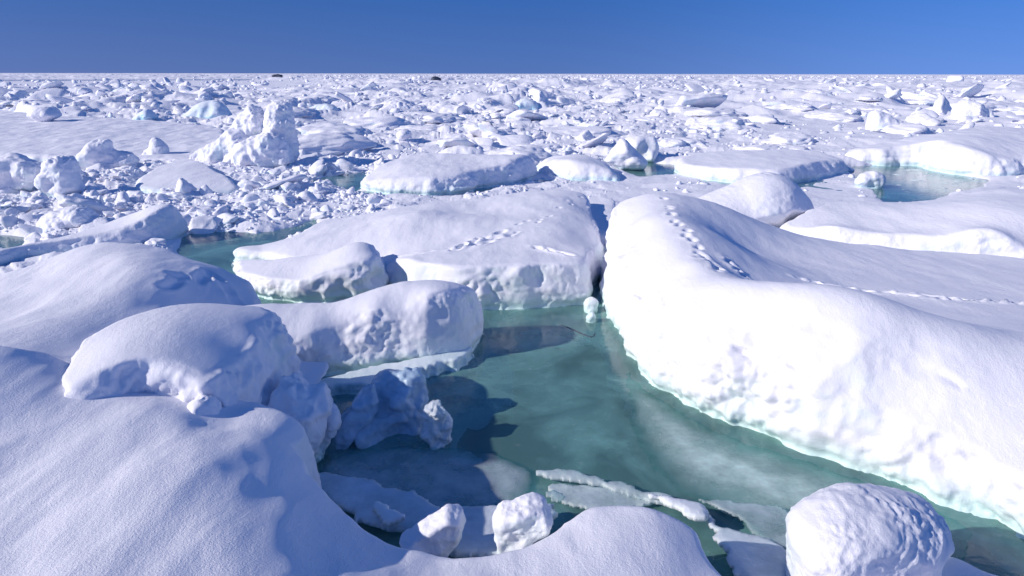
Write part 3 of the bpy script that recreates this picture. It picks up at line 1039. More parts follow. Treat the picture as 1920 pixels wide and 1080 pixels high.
block('ice_block', 'squared-off white block with a shaded right side, leaning on the triangular block',
      [(1168, 294), (1172, 262), (1182, 254), (1212, 252), (1228, 254), (1231, 270), (1230, 290), (1215, 294)], 25.0, 1.3, .03, rough=.045, rs=2.0, seed=25, mat=M_MID, round_=.25, p=3, curve=1)
block('ice_block', 'crumbly ice lump at the left shore of the right-hand turquoise pool',
      [(1602, 348), (1606, 332), (1622, 322), (1640, 318), (1656, 326), (1661, 342), (1650, 352), (1625, 354)], 18.9, .5, .026, rough=.06, rs=3.0, seed=26, mat=M_MID)
block('ice_block', 'jagged dark-sided ice crag standing above the dome at upper right',
      [(1786, 232), (1790, 212), (1796, 196), (1806, 188), (1818, 186), (1830, 192), (1838, 200), (1852, 204), (1858, 216), (1854, 230), (1830, 234)], 41, 1.8, .05, rough=.16, rs=1.3, seed=27, mat=M_FAR, facets=.12)
block('ice_block', 'smooth pale ice shield standing on edge beyond the right-hand pool',
      [(1698, 240), (1704, 222), (1712, 209), (1722, 205), (1736, 210), (1748, 222), (1760, 238), (1735, 244)], 40, .9, .05, rough=.05, rs=1.2, seed=28, mat=M_FAR)
block('ice_block', 'tilted ice wedge, white on its left and grey on its right, above the right-hand pool',
      [(1628, 256), (1627, 220), (1634, 206), (1648, 206), (1668, 216), (1690, 224), (1700, 236), (1695, 250), (1660, 258)], 34, 1.4, .05, rough=.08, rs=1.4, seed=29, mat=M_FAR, facets=.06)
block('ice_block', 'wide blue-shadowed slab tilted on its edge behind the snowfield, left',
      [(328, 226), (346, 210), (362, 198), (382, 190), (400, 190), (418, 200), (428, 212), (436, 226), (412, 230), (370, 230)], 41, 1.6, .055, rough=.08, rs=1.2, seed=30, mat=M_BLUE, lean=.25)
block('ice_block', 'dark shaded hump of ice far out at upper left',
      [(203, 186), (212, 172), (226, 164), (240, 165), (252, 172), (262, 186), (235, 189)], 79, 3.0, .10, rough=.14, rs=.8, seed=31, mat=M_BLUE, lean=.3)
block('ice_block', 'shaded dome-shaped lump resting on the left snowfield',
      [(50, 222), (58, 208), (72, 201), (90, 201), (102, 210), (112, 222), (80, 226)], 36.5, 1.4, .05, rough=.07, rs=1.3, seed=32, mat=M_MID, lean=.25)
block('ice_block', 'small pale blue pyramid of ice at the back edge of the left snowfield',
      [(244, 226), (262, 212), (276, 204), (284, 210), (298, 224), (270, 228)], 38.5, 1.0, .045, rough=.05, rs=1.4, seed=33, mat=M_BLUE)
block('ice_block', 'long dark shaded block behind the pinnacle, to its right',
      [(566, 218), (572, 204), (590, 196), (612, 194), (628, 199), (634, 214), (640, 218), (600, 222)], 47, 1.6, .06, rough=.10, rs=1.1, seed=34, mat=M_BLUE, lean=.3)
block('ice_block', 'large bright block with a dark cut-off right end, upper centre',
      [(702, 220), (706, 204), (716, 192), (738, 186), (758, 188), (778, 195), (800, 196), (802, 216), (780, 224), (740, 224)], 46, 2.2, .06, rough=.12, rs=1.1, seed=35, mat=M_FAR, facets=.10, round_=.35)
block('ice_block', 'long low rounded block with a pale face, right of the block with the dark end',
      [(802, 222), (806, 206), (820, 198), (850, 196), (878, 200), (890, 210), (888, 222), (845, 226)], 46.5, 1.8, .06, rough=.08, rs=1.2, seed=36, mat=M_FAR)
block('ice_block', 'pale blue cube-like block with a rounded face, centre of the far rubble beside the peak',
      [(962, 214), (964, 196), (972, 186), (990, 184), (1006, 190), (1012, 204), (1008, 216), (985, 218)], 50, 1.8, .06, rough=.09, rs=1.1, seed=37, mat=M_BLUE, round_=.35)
block('ice_block', 'steep little ice peak with a dark right flank, behind the pale blue cube-like block',
      [(992, 206), (998, 186), (1004, 172), (1012, 168), (1020, 176), (1030, 190), (1036, 206), (1012, 210)], 53, 1.6, .06, rough=.10, rs=1.2, seed=38, mat=M_FAR, facets=.10)
block('ice_block', 'low drum-shaped shaded block at the end of a snowy rise, right of the pinnacle shadow',
      [(742, 258), (744, 246), (754, 241), (768, 243), (772, 256), (758, 260)], 30, .8, .035, rough=.05, rs=1.8, seed=39, mat=M_MID)
block('ice_block', 'boxy white ice block with a dark companion, on the skyline at far right',
      [(1776, 157), (1778, 146), (1786, 139), (1800, 138), (1802, 150), (1798, 158)], 178, 6, .25, rough=.25, rs=.4, seed=40, mat=M_FAR, facets=.2)
block('ice_block', 'flat dark dirty block on the skyline, left of centre', [(509, 146), (510, 140), (524, 139), (530, 141), (529, 147), (518, 148)], 330, 5, .3, rough=.15, rs=.3, seed=41, mat=M_DARKICE)
block('ice_block', 'ragged dark block near the skyline, centre', [(805, 153), (808, 145), (815, 142), (824, 145), (828, 151), (818, 156)], 220, 5, .25, rough=.35, rs=.4, seed=42, mat=M_DARKICE, facets=.2)
block('ice_block', 'big crumbling rubble lump at left, above the long tapering floe',
      [(72, 358), (78, 322), (90, 302), (106, 291), (122, 290), (134, 302), (140, 320), (150, 344), (156, 360), (120, 366)], 17.2, .9, .026, rough=.09, rs=2.2, seed=43, mat=M_MID, facets=.05)
block('ice_block', 'broad knobbly pile of ice at the left edge beside the big crumbling lump',
      [(-60, 352), (-40, 312), (-10, 296), (20, 290), (42, 294), (62, 302), (78, 316), (82, 340), (60, 356), (0, 358)], 17.8, 1.1, .028, rough=.11, rs=2.2, seed=44, mat=M_MID, facets=.05)
block('ice_block', 'white wedge-shaped lump with a shaded right face, left of the overhanging snout',
      [(68, 430), (76, 410), (98, 396), (124, 388), (146, 386), (166, 392), (180, 410), (178, 424), (150, 434), (100, 438)], 13.0, .7, .022, rough=.06, rs=2.6, seed=45, mat=M_MID)

block('snow_boulder', 'large rounded snow boulder with a rippled face, bottom right corner area by the pool',
      [(1466, 1095), (1472, 1020), (1468, 982), (1482, 960), (1510, 941), (1560, 928), (1625, 928), (1680, 938), (1730, 956), (1776, 974), (1798, 998), (1790, 1018), (1764, 1036), (1752, 1062), (1748, 1100), (1600, 1110)],
      3.36, .62, .011, rough=.022, rs=6.0, seed=46, top_amp=.012, round_=.36, p=2.3, sink=.2, bulge=.10, twist=.32, curve=2, ripple=.011)
block('snow_block', 'angular white snow block with a sloping left face, left of the pair at bottom centre',
      [(752, 998), (782, 982), (814, 966), (840, 955), (858, 960), (868, 966), (872, 990), (864, 1014), (840, 1024), (800, 1022), (768, 1012)], 3.50, .20, .007, rough=.008, rs=9, seed=147, round_=.20, p=2.2, bulge=.35, facets=.012, curve=0, twist=.30, lean=-.1, sink=.06)
block('snow_block', 'chunky white snow block with a crumbled right side, right of the pair at bottom centre',
      [(928, 1004), (928, 976), (938, 958), (966, 948), (1000, 940), (1018, 944), (1028, 956), (1040, 966), (1032, 986), (1000, 1004), (960, 1020), (940, 1018)], 3.48, .22, .009, rough=.018, rs=9, seed=48, round_=.20, p=2.8, bulge=.3, facets=.014, curve=0, sink=.1)
floe('snow_bank', 'low snow bank with small mounds along the bottom right corner under the rounded boulder',
     rim=[(1380, 1130, .1), (1435, 1062, .1), (1500, 1035, .1), (1640, 1045, .1), (1740, 1040, .16), (1790, 1033, .2), (1850, 1062, .2), (1925, 1084, .15), (2050, 1150, .15), (1900, 1400, .5), (1500, 1400, .5)],
     ctrl=[(1500, 1070, .14), (1640, 1080, .16), (1785, 1052, .24), (1850, 1080, .2), (1900, 1110, .2)], voxel=.014, w=.08, p=2, foot=.15, rough=.02, rs=5, top_amp=.012, seed=49, base=-.2, notch=.02)

block('snow_lump', 'smooth white snow lump in the hollow at the left end of the shaded hummock',
      [(108, 790), (116, 768), (136, 756), (160, 758), (184, 768), (196, 784), (160, 792)], 4.02, .22, .010, rough=.018, rs=6, seed=56, round_=.5, bulge=.3, sink=.06)
block('snow_lump', 'broken snow lump lying at the foot of the hummock, right of its middle',
      [(338, 785), (350, 760), (372, 744), (396, 748), (410, 766), (416, 786), (380, 794)], 4.12, .24, .010, rough=.022, rs=6, seed=57, round_=.4, bulge=.4, facets=.02, sink=.08)

# ice in the shadow at the pool's left corner
block('ice_block', 'blue-shadowed ice block with a ragged edge, against the snow bank left of the pool',
      [([(470, 886), (478, 780), (505, 742), (548, 748), (588, 762), (606, 784), (600, 822), (590, 850), (570, 886)], 0, .55),
       ([(560, 820), (585, 768), (612, 786), (630, 806), (622, 822), (606, 860), (585, 880)], .1, .25)],
      4.75, .5, .012, rough=.035, rs=5, seed=50, mat=M_SNOW, round_=.25, p=2.6, sink=.12, lean=.35, facets=.05, curve=0, bulge=.6)
block('ice_slab', 'smooth tilted ice slab leaning in shadow between the ragged block and deep blue lump',
      [(618, 852), (628, 822), (652, 776), (668, 748), (692, 742), (702, 776), (690, 808), (655, 838)], 5.05, .16, .011, rough=.012, rs=4, seed=51, mat=M_CLEAR, lean=.35, twist=.35, curve=0, facets=.04, bulge=.7, round_=.25)
block('ice_block', 'deep blue translucent ice lump in shadow at the pool edge',
      [(600, 862), (616, 812), (650, 790), (676, 764), (690, 738), (712, 726), (745, 722), (776, 718), (790, 742), (796, 790), (790, 832), (740, 858)], 5.35, .6, .016, rough=.04, rs=4, seed=52, mat=M_CLEAR, lean=.3, facets=.05, curve=0, bulge=.6, round_=.3)
block('ice_block', 'small crystalline ice lump at the tip of the shadowed ice in the pool',
      [(790, 812), (794, 776), (806, 762), (818, 760), (834, 774), (846, 798), (840, 822), (815, 826)], 5.15, .2, .009, rough=.02, rs=12, seed=53, mat=M_PLATE, lean=.1, facets=.03, curve=0, bulge=.6, round_=.3)

# small floating bits where the two great floes meet
block('ice_block', 'little white ice chunk wedged in the crack between the two great floes', [(1092, 572), (1096, 562), (1108, 556), (1122, 560), (1122, 572), (1108, 580)], 8.55, .2, .012, rough=.014, rs=8, seed=54)
block('ice_block', 'tiny floating ice chip in front of the crack between the two great floes', [(1096, 596), (1104, 588), (1112, 582), (1118, 592), (1114, 600)], 8.15, .12, .010, rough=.01, rs=9, seed=55)


# ------------------------------------------------------------------ thin plates
def plate(name, label, outline, thick, mat, seed, zs=None, cat='ice plate', group=None, edge=.5, st=.018, bend=.012, fade=0):
    """a thin sheet of ice with a ragged rim; heights along the outline may tilt it"""
    pts3 = np.array([(*P(u, v, z), z) for u, v, z in outline])
    poly = smooth_poly(pts3[:, :2], 1)
    x0, y0 = poly.min(0) - .05
    x1, y1 = poly.max(0) + .05
    nx, ny = int((x1 - x0) / st) + 2, int((y1 - y0) / st) + 2
    gx, gy = np.meshgrid(np.linspace(x0, x1, nx), np.linspace(y0, y1, ny))
    q = np.stack([gx.ravel(), gy.ravel(), gx.ravel() * 0 + seed], 1)
    d = poly_sd(gx, gy, poly) + edge * .09 * fbm(q * 4, 5, .6).reshape(gx.shape)
    A_ = np.c_[np.ones(len(pts3)), pts3[:, :2]]
    co_, *_ = np.linalg.lstsq(A_, pts3[:, 2], rcond=None)
    mid = co_[0] + co_[1] * gx + co_[2] * gy + bend * fbm(q * 2.2, 3).reshape(gx.shape)
    h = np.where(d > 0, thick * .5 * np.sqrt(np.clip(d / (thick * .8), .05, 1)), 0)
    A = np.stack([gx, gy, mid + h], -1).reshape(-1, 3)
    B = np.stack([gx, gy, mid - h], -1).reshape(-1, 3)
    n = nx * ny
    f = grid_faces(ny, nx)
    f = f[(d.ravel()[f] > 0).all(1)]
    e = np.concatenate([f[:, [0, 1]], f[:, [1, 2]], f[:, [2, 3]], f[:, [3, 0]]])
    key = np.sort(e, 1)
    kk = key[:, 0].astype(np.int64) * n + key[:, 1]
    _, idx, cnt = np.unique(kk, return_index=True, return_counts=True)
    be = e[idx[cnt == 1]]
    F = np.concatenate([f, f[:, ::-1] + n, np.stack([be[:, 1], be[:, 0], be[:, 0] + n, be[:, 1] + n], 1)])
    V = np.concatenate([A, B])
    used = np.unique(F)
    mp = np.full(2 * n, -1, np.int32)
    mp[used] = np.arange(len(used))
    me = mesh_from(name, V[used], mp[F])
    at = me.attributes.new('thickness', 'FLOAT', 'POINT')       # thin at the melting rim
    tk = np.clip(d.ravel() / fade, 0, 1) if fade else np.ones(n)
    at.data.foreach_set('value', np.ascontiguousarray(np.concatenate([tk, tk])[used], np.float32))
    c = recentre(me)
    return link(name, me, mat, label, cat, group, loc=c)


plate('ice_sheet', 'large thin grey curved-rimmed ice sheet at the near end of the pool',
      [(588, 866, .02), (660, 848, .02), (740, 838, .02), (820, 836, .02), (900, 845, .02), (985, 868, .02), (1004, 895, .02), (1002, 925, .02), (960, 955, .02), (900, 980, .02), (800, 990, .02), (720, 978, .02), (650, 945, .02), (602, 905, .02)],
      .018, M_THIN, 61, fade=.18)
plate('ice_plate', 'long white-edged ice plate wedged between the thin grey sheet and the snow bank',
      [(560, 878, .05), (640, 893, .05), (720, 910, .07), (800, 934, .09), (846, 952, .10), (838, 972, .10), (790, 1010, .09), (690, 990, .06), (610, 940, .05)], .05, M_PLATE, 62)
plate('ice_plate', 'short snow-dusted plate left of the pair of snow blocks',
      [(690, 940, .15), (740, 955, .16), (780, 968, .17), (760, 985, .16), (715, 985, .15)], .05, M_SNOW, 63)
plate('ice_plate', 'pale frosted plate under the rim between the pair of snow blocks',
      [(840, 952, .10), (930, 946, .12), (1030, 945, .12), (1060, 975, .14), (980, 1040, .2), (880, 1045, .2), (780, 1030, .16), (748, 1002, .1), (790, 985, .1)], .06, M_PLATE, 64)
plate('ice_plate', 'narrow ridge of frosty ice along the near shore, right of the thin grey sheet',
      [(1003, 882, .05), (1050, 880, .05), (1110, 892, .05), (1180, 912, .05), (1240, 928, .05), (1290, 945, .06), (1230, 945, .06), (1130, 918, .05), (1060, 900, .05), (1010, 896, .05)], .05, M_THIN2, 65)
plate('ice_plate', 'glistening broken piece of thin ice below the frosty ridge',
      [(1020, 902, .02), (1070, 906, .02), (1130, 915, .03), (1200, 928, .03), (1240, 945, .03), (1150, 960, .03), (1060, 956, .02), (1030, 930, .02)], .03, M_THIN2, 66)
plate('ice_plate', 'clear small splinter of ice beside the right-hand snow block',
      [(1012, 925, .03), (1040, 915, .03), (1062, 930, .03), (1040, 942, .03)], .025, M_THIN, 67)
plate('ice_plate', 'translucent tilted ice sheet between the snow bank and the rippled boulder',
      [(1290, 930, .02), (1350, 938, .03), (1400, 940, .04), (1480, 955, .05), (1500, 1010, .10), (1480, 1040, .12), (1420, 1010, .08), (1390, 975, .05), (1330, 950, .03)], .03, M_THIN, 68)
plate('ice_plate', 'blue-shadowed smooth ice ramp beside the right end of the snow bank',
      [(1320, 960, .10), (1360, 985, .10), (1420, 1010, .10), (1490, 1030, .12), (1500, 1100, .15), (1420, 1120, .15), (1350, 1040, .12)], .05, M_PLATE, 69)
plate('ice_plate', 'crumbly frosted rim of ice behind the right end of the snow bank',
      [(1200, 925, .14), (1260, 932, .13), (1310, 945, .12), (1345, 965, .12), (1320, 980, .14), (1270, 958, .15)], .07, M_SNOW, 70)

# ice lying under the water, seen through it
plate('awash_ice', 'pale turquoise ice film awash in the pool along the base of the huge right-hand floe',
      [(1172, 690, 0), (1200, 725, 0), (1290, 782, 0), (1370, 822, 0), (1480, 855, 0), (1600, 895, 0), (1690, 928, 0), (1780, 965, 0), (1830, 1010, 0), (1800, 1075, 0), (1700, 1060, 0), (1480, 990, 0), (1330, 950, 0),
       (1260, 915, 0), (1205, 860, 0), (1180, 790, 0)], .012, M_FOOT, 71, cat='ice film', bend=.003, edge=.45, fade=.40)


plate('sunken_shelf', 'pale ice under the bright turquoise water of the right-hand pool',
      [(1640, 325, -.12), (1700, 318, -.12), (1800, 335, -.12), (1850, 342, -.12), (1790, 362, -.12), (1730, 376, -.14), (1670, 372, -.16), (1650, 350, -.16)], .2, M_SHELF, 73, cat='ice shelf', bend=.06, edge=3, st=.04)


def bar(name, label, pts, r, mat, cat):
    p = np.array([(*P(u, v, z), z) for u, v, z in pts])
    p = smooth_open(p, 2)
    k = 8
    V, F = [], []
    for i, c in enumerate(p):
        a = p[min(i + 1, len(p) - 1)] - p[max(i - 1, 0)]
        a /= np.linalg.norm(a) + 1e-9
        s = np.cross(a, (0, 0, 1)); s /= np.linalg.norm(s)
        n = np.cross(s, a)
        rr = r * (0.35 + 0.65 * math.sin(math.pi * (i + .6) / (len(p) + .2))) * (1 + .3 * math.sin(i * 2.3))
        for j in range(k):
            t = j / k * 2 * math.pi
            V.append(c + rr * (math.cos(t) * s + math.sin(t) * n * .7))
    for i in range(len(p) - 1):
        for j in range(k):
            F.append((i * k + j, i * k + (j + 1) % k, (i + 1) * k + (j + 1) % k, (i + 1) * k + j))
    me = mesh_from(name, np.array(V), np.array(F))
    c = recentre(me)
    return link(name, me, mat, label, cat, loc=c)


def smooth_open(p, n):
    for _ in range(n):
        q = np.empty((2 * len(p) - 2, p.shape[1]))
        q[0::2] = p[:-1] * .75 + p[1:] * .25
        q[1::2] = p[:-1] * .25 + p[1:] * .75
        p = np.concatenate([p[:1], q, p[-1:]])
    return p


bar('dark_streak', 'thin dark bent streak frozen in the far end of the pool near the crack',
    [(1048, 609, .0), (1062, 612, .0), (1078, 620, .0), (1095, 628, .0), (1112, 633, .0), (1116, 624, .0)], .012, M_DARKICE, 'dark streak')

# ================================================================== THE PACK BEYOND
POOLS = [  # open water, in pixels of the photograph
    [(330, 470), (350, 440), (420, 436), (480, 440), (545, 428), (590, 415), (600, 430), (540, 448), (470, 490), (420, 510), (360, 505)],
    [(572, 352), (600, 335), (640, 327), (684, 324), (690, 345), (664, 360), (640, 352), (600, 345)],
    [(1150, 312), (1180, 302), (1262, 308), (1268, 325), (1200, 330)],
    [(1590, 312), (1660, 308), (1740, 312), (1800, 328), (1850, 335), (1840, 352), (1780, 362), (1730, 380), (1660, 382), (1640, 356), (1606, 330)],
    [(-60, 470), (-60, 440), (30, 444), (60, 450), (40, 470)],
    [(870, 352), (905, 350), (900, 366), (800, 372), (690, 368), (660, 358), (800, 366)],
]
POOL_W = [np.array([P(u, v, 0.0) for u, v in q]) for q in POOLS]


def smooth_zone(x, y):
    """1 where the pack is drifted over, 0 where it is rubble"""
    u = 960 + FPX * x / (y * cp + (CAM_H) * sp)
    n = fbm(np.stack([x * .045, y * .03, x * 0 + 3], 1), 3)
    return sstep(-.1, .5, n * .9 + sstep(1050, 1450, u) * .75 - .12)


def pack_height(x, y):
    r = np.hypot(x, y)
    q = np.stack([x, y, x * 0], 1)
    sm = smooth_zone(x, y)
    big = fbm(q * .07 + 9, 3)
    h = .12 + .10 * big
    # drifts
    dr = np.clip(fbm(q * np.array([.16, .22, 1]) + 5, 3), -.4, 1.2)
    h = h + sm * (.16 + .30 * np.clip(dr, 0, 1) ** 1.3) * (1 + .9 * sstep(28, 60, r))
    # rubble: tilted small blocks
    amp = np.clip(.09 + r * .0035, .1, .42) * (1 - .85 * sm)
    for k, (fr, a) in enumerate(((5.5, .3), (2.6, .5), (1.25, .8), (.55, 1.0), (.22, .9))):
        fade = sstep(.010, .030, 1 / (fr * r))    # details finer than a pixel fall away
        if fade.max() <= 0: continue
        c1, c2, cid, ox, oy = cells(x * fr, y * fr, k + 1)
        ta = cid * 41.0
        slab = cid * cid * .8 + (ox * np.cos(ta) + oy * np.sin(ta)) * (1.5 * ((cid * 7.31) % 1.0)) - .25 * c1   # tilted broken slabs
        h = h + amp * a * fade * np.clip(slab, -.15, 1.1) * sstep(0, .10, c2 - c1)
    # pressure ridges
    rd = np.clip(ridged(q * .030 + 2, 3) - .75, 0, 1)
    h = h + rd * (.75 + .7 * fbm(q * .3, 3)) * sstep(25, 60, r) * np.clip(1.25 - sm, .2, 1)
    # far away only the biggest hummocks count
    far = sstep(60, 200, r)
    hm = np.clip(fbm(q * .055 + 30, 4), 0, 2)
    h = h + sstep(26, 90, r) * hm * 1.3 + sstep(22, 60, r) * .30 * np.clip(ridged(q * np.array([.16, .11, 1]) + 70, 3) - .7, 0, 1.2)
    hm2 = np.clip(ridged(q * np.array([.012, .006, 1]) + 50, 3) - .6, 0, 1)
    h = h + sstep(300, 900, r) * hm2 * 1.2
    h = h + .10 * (1 - sm) * sstep(34, 22, r) * np.clip(.4 + fbm(q * np.array([.9, .9, 1]), 3), 0, 1.2)
    h = h - .12 * sstep(34, 20, r) - .10 * sm * sstep(40, 22, r)
    return np.clip(h, -.2, 2.3)


NA, NR = 1250, 980
ang = np.linspace(R(-43), R(43), NA)
rad = 10.6 * (5200 / 10.6) ** np.linspace(0, 1, NR)
ga, gr = np.meshgrid(ang, rad)
gx, gy = (gr * np.sin(ga)).ravel(), (gr * np.cos(ga)).ravel()
gz = pack_height(gx, gy)
gr_ = gr.ravel()
near = gr_ < 60
for poly in POOL_W:
    d = poly_sd(gx[near], gy[near], poly)
    d = d + .12 * fbm(np.stack([gx[near] * 1.6, gy[near] * 1.6, gx[near] * 0], 1), 3)
    gz[near] = gz[near] * sstep(.15, -.5, d) - .55 * sstep(-.1, .35, d)
# under the floes and at its near rim the loose ice lies lower
for poly in FLOES[7:]:
    d = poly_sd(gx[near], gy[near], smooth_poly(poly[::4], 0) if len(poly) > 60 else poly)
    gz[near] = np.where(d > -.3, np.minimum(gz[near], gz[near] * sstep(.5, -.3, d) + .02 * sstep(-.3, .5, d)), gz[near])
gz = gz - .5 * sstep(13.2, 11.0, gr_)
# the dark lead of open water far out on the left
u_ = 960 + FPX * gx / (gy * cp + CAM_H * sp)
lead = sstep(300, 325, gr_) * sstep(440, 410, gr_) * sstep(560, 460, u_ + 40 * fbm(np.stack([gx * .02, gy * .02, gx * 0], 1), 3))
gz = gz * (1 - lead) - .5 * lead
front = sstep(70, 130, gr_) * sstep(340, 310, gr_) * sstep(640, 500, u_)
gz = gz * (1 - front) + np.clip(gz, -.6, .22) * front
pv = np.stack([gx, gy, gz], 1)
link('pack_ice', mesh_from('p', pv, grid_faces(NR, NA)), M_FAR, kind='structure')


def pack_z(x, y):
    """height of the pack at a point, off the finished grid"""
    r = np.hypot(x, y)
    fi = np.log(np.maximum(r, 10.6) / 10.6) / math.log(5200 / 10.6) * (NR - 1)
    fa = (np.arctan2(x, y) - R(-43)) / R(86) * (NA - 1)
    return gz.reshape(NR, NA)[np.clip(np.round(fi), 0, NR - 1).astype(int), np.clip(np.round(fa), 0, NA - 1).astype(int)]


# ------------------------------------------------------------------ loose lumps
rng = np.random.RandomState(11)
SHAPES = {s: [lump_shape(s, 100 * s + k, faces=int(rng.randint(14, 20)), rough=.11, soft=34.0) for k in range(14)] for s in (1, 2, 3, 4)}


def free_spots(u, v, zoff=.1, margin=.1):
    x, y = P(u, v, zoff)
    ok = np.ones(len(x), bool)
    for poly in POOL_W:
        ok &= poly_sd(x, y, poly) < -.05
    for poly in FLOES:
        ok &= poly_sd(x, y, poly) < -margin
    return x, y, ok


def scatter(n, vr, ur, px_lo, px_hi, sub, dens_smooth, power=2.6, base_=.12):
    u = rng.uniform(ur[0], ur[1], n)
    v = rng.uniform(vr[0], vr[1], n)
    x, y, ok = free_spots(u, v)
    sm = smooth_zone(x, y)
    ok &= rng.uniform(size=n) < (1 - sm * (1 - dens_smooth))
    cl = fbm(np.stack([u / 95.0, np.log(np.maximum(y, 1)) * 5.5, x * 0 + 8], 1), 3)
    ok &= rng.uniform(size=n) < sstep(-.25, .45, cl) * (1 - base_) + base_
    ok &= ~((u < 540) & (v > 142.5) & (v < 153) & (rng.uniform(size=n) < .9))
    x, y = x[ok], y[ok]
    dist = np.hypot(x, y)
    px = px_lo + (px_hi - px_lo) * rng.uniform(size=len(x)) ** power
    size = px / FPX * dist * .5
    z = pack_z(x, y)
    size = np.minimum(size, np.maximum(.1, (2.15 - z) / 1.1))
    return x, y, z, size


def rand_rot(n):
    a = rng.uniform(0, 2 * math.pi, n)
    t = rng.normal(0, .7, n)
    t2 = rng.normal(0, .7, n)
    ca, sa = np.cos(a), np.sin(a)
    Rz = np.zeros((n, 3, 3)); Rz[:, 0, 0] = ca; Rz[:, 0, 1] = -sa; Rz[:, 1, 0] = sa; Rz[:, 1, 1] = ca; Rz[:, 2, 2] = 1
    ct, st = np.cos(t), np.sin(t)
    Rx = np.zeros((n, 3, 3)); Rx[:, 0, 0] = 1; Rx[:, 1, 1] = ct; Rx[:, 1, 2] = -st; Rx[:, 2, 1] = st; Rx[:, 2, 2] = ct
    ct, st = np.cos(t2), np.sin(t2)
    Ry = np.zeros((n, 3, 3)); Ry[:, 1, 1] = 1; Ry[:, 0, 0] = ct; Ry[:, 0, 2] = st; Ry[:, 2, 0] = -st; Ry[:, 2, 2] = ct
    return Rx @ Ry @ Rz


def heap(name, label, batches, mat):
    V, F, off = [], [], 0
    for (x, y, z, size), sub in batches:
        n = len(x)
        M = rand_rot(n)
        sc = np.stack([rng.uniform(.8, 1.5, n), rng.uniform(.8, 1.3, n), rng.uniform(.5, 1.1, n)], 1)
        which = rng.randint(0, 14, n)
        for k in range(14):
            i = np.nonzero(which == k)[0]
            if not len(i): continue
            sv, sf = SHAPES[sub][k]
            p = np.einsum('nij,vj->nvi', M[i], sv) * (size[i, None] * sc[i])[:, None, :]
            p += np.stack([x[i], y[i], z[i] + size[i] * .08], 1)[:, None, :]
            m = len(sv)
            V.append(p.reshape(-1, 3))
            F.append((sf[None] + (off + np.arange(len(i)) * m)[:, None, None]).reshape(-1, 3))
            off += len(i) * m
    return link(name, mesh_from(name, np.concatenate(V), np.concatenate(F)), mat, label, None, kind='stuff')


heap('ice_rubble', 'countless small lumps of broken white ice filling the gaps between the floes', [
    (scatter(13000, (290, 470), (-60, 720), 2.2, 11, 2, .6, 2.0, .4), 2),
    (scatter(1700, (290, 460), (-60, 720), 9, 30, 3, .5, 2.6, .2), 3),
    (scatter(1500, (300, 380), (560, 1000), 3, 14, 2, .4), 2),
    (scatter(1500, (270, 400), (980, 1950), 3, 16, 2, .3), 2),
    (scatter(9000, (185, 300), (-60, 1980), 2.5, 16, 2, .25), 2),
    (scatter(6000, (150, 190), (-60, 1980), 2, 13, 2, .35), 2),
    (scatter(7000, (141.0, 153), (-60, 1980), 2, 9, 2, .7, 2.2, .3), 2),
    (scatter(12000, (138.8, 146), (-60, 1980), 2.5, 9, 1, .9, 1.6, .5), 1),
], M_FAR)

# bigger lumps, each a thing of its own
def pile_shape(seed):
    """a hummock: several broken pieces frozen together"""
    r_ = np.random.RandomState(seed)
    V, F, off = [], [], 0
    for k in range(r_.randint(3, 7)):
        v, f = lump_shape(3 if k else 4, seed * 31 + k, faces=int(r_.randint(12, 18)), rough=.14, soft=28)
        sc = 1.0 if k == 0 else r_.uniform(.3, .7)
        a = r_.uniform(0, 6.28)
        t = r_.normal(0, .5)
        M = np.array([[math.cos(a), -math.sin(a), 0], [math.sin(a), math.cos(a), 0], [0, 0, 1]]) @ np.array([[1, 0, 0], [0, math.cos(t), -math.sin(t)], [0, math.sin(t), math.cos(t)]])
        p = (v * sc * np.array([1.2, 1, .8])) @ M.T
        if k: p = p + np.array([r_.uniform(-1.3, 1.3), r_.uniform(-.7, .7), r_.uniform(-.35, .45)])
        V.append(p); F.append(f + off); off += len(v)
    return np.concatenate(V) * .8, np.concatenate(F)


PROTO = [mesh_from('ice_lump', *(lump_shape(4, 900 + k, faces=int(rng.randint(13, 19)), rough=.13, soft=30) if k % 2 else pile_shape(40 + k))) for k in range(16)]
for m_ in PROTO: m_.materials.append(M_FAR)
ZONES = [
    ('angular white ice lump among the rubble between the left snowfield and the central floe', 'ice lumps in the left rubble', 46, (310, 440), (-30, 640), 18, 56, .5),
    ('rough ice lump in the far rubble of the left half, above the snowfield and pinnacle', 'ice lumps far out on the left', 62, (165, 215), (-30, 700), 16, 64, .35),
    ('white ice lump in the rubble behind the lumpy central floe', 'ice lumps in the middle rubble', 62, (190, 280), (560, 1160), 16, 60, .4),
    ('snow-worn ice lump on the drifted pack of the right half', 'ice lumps on the right pack', 60, (165, 265), (1160, 1950), 18, 70, .8),
    ('small hummock of ice close below the horizon', 'hummocks under the horizon', 66, (146, 166), (-30, 1950), 10, 36, .6),
]
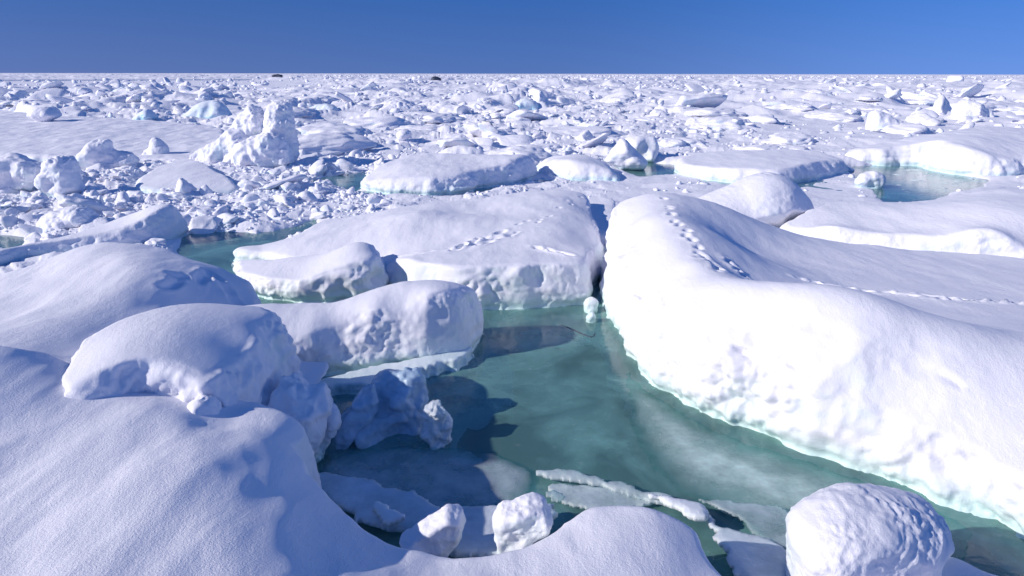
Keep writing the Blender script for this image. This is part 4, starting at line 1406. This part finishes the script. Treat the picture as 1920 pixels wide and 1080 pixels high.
for label, group, n, vr, ur, lo, hi, dens in ZONES:
    x, y, z, s = scatter(n * 3, vr, ur, lo, hi, 4, dens, 1.7)
    u_l = 960 + FPX * x / (y * cp + CAM_H * sp)
    v_l = 138 + FPX * CAM_H / np.maximum(y, 1)
    far_off = ~((u_l > 420) & (u_l < 660) & (v_l < 300) & (y > 24))   # keep the pinnacle's outline free
    x, y, z, s = x[far_off], y[far_off], z[far_off], s[far_off]
    for i in range(min(n, len(x))):
        o = bpy.data.objects.new('ice_lump', PROTO[rng.randint(16)])
        COL.objects.link(o)
        o.location = (x[i], y[i], z[i] + s[i] * .15)
        o.rotation_euler = (rng.normal(0, .26), rng.normal(0, .26), rng.uniform(0, 6.28))
        o.scale = (s[i] * rng.uniform(.9, 1.9), s[i] * rng.uniform(.8, 1.3), s[i] * rng.uniform(.4, .85))
        o['label'] = label
        o['category'] = 'ice lump'
        o['group'] = group

# wind-smoothed mounds between them
def mound_shape(seed):
    v, f = ICO[5]
    p = v.copy()
    p[:, 2] = np.where(p[:, 2] > 0, p[:, 2], p[:, 2] * .5)
    p *= (1 + .30 * fbm(p * 1.1 + seed * 5.1, 3) + .05 * ridged(p * np.array([2.0, 2.0, 3.0], np.float32) + seed, 3))[:, None]
    return p, f


MOUND = [mesh_from('snow_drift', *mound_shape(k)) for k in range(8)]
for m_ in MOUND: m_.materials.append(M_FAR)
x, y, z, s = scatter(300, (156, 300), (-30, 1950), 45, 170, 5, 1.0, 1.6, .6)
for i in range(min(80, len(x))):
    o = bpy.data.objects.new('snow_drift', MOUND[rng.randint(8)])
    COL.objects.link(o)
    o.location = (x[i], y[i], z[i] - .05)
    o.rotation_euler = (0, 0, rng.normal(0, .5))
    o.scale = (s[i] * rng.uniform(.8, 1.3), s[i] * rng.uniform(.7, 1.2), min(.85, s[i] * rng.uniform(.22, .40)))
    o['label'] = 'smooth wind-rounded snow mound rising from the pack ice'
    o['category'] = 'snow mound'
    o['group'] = 'snow mounds on the pack'
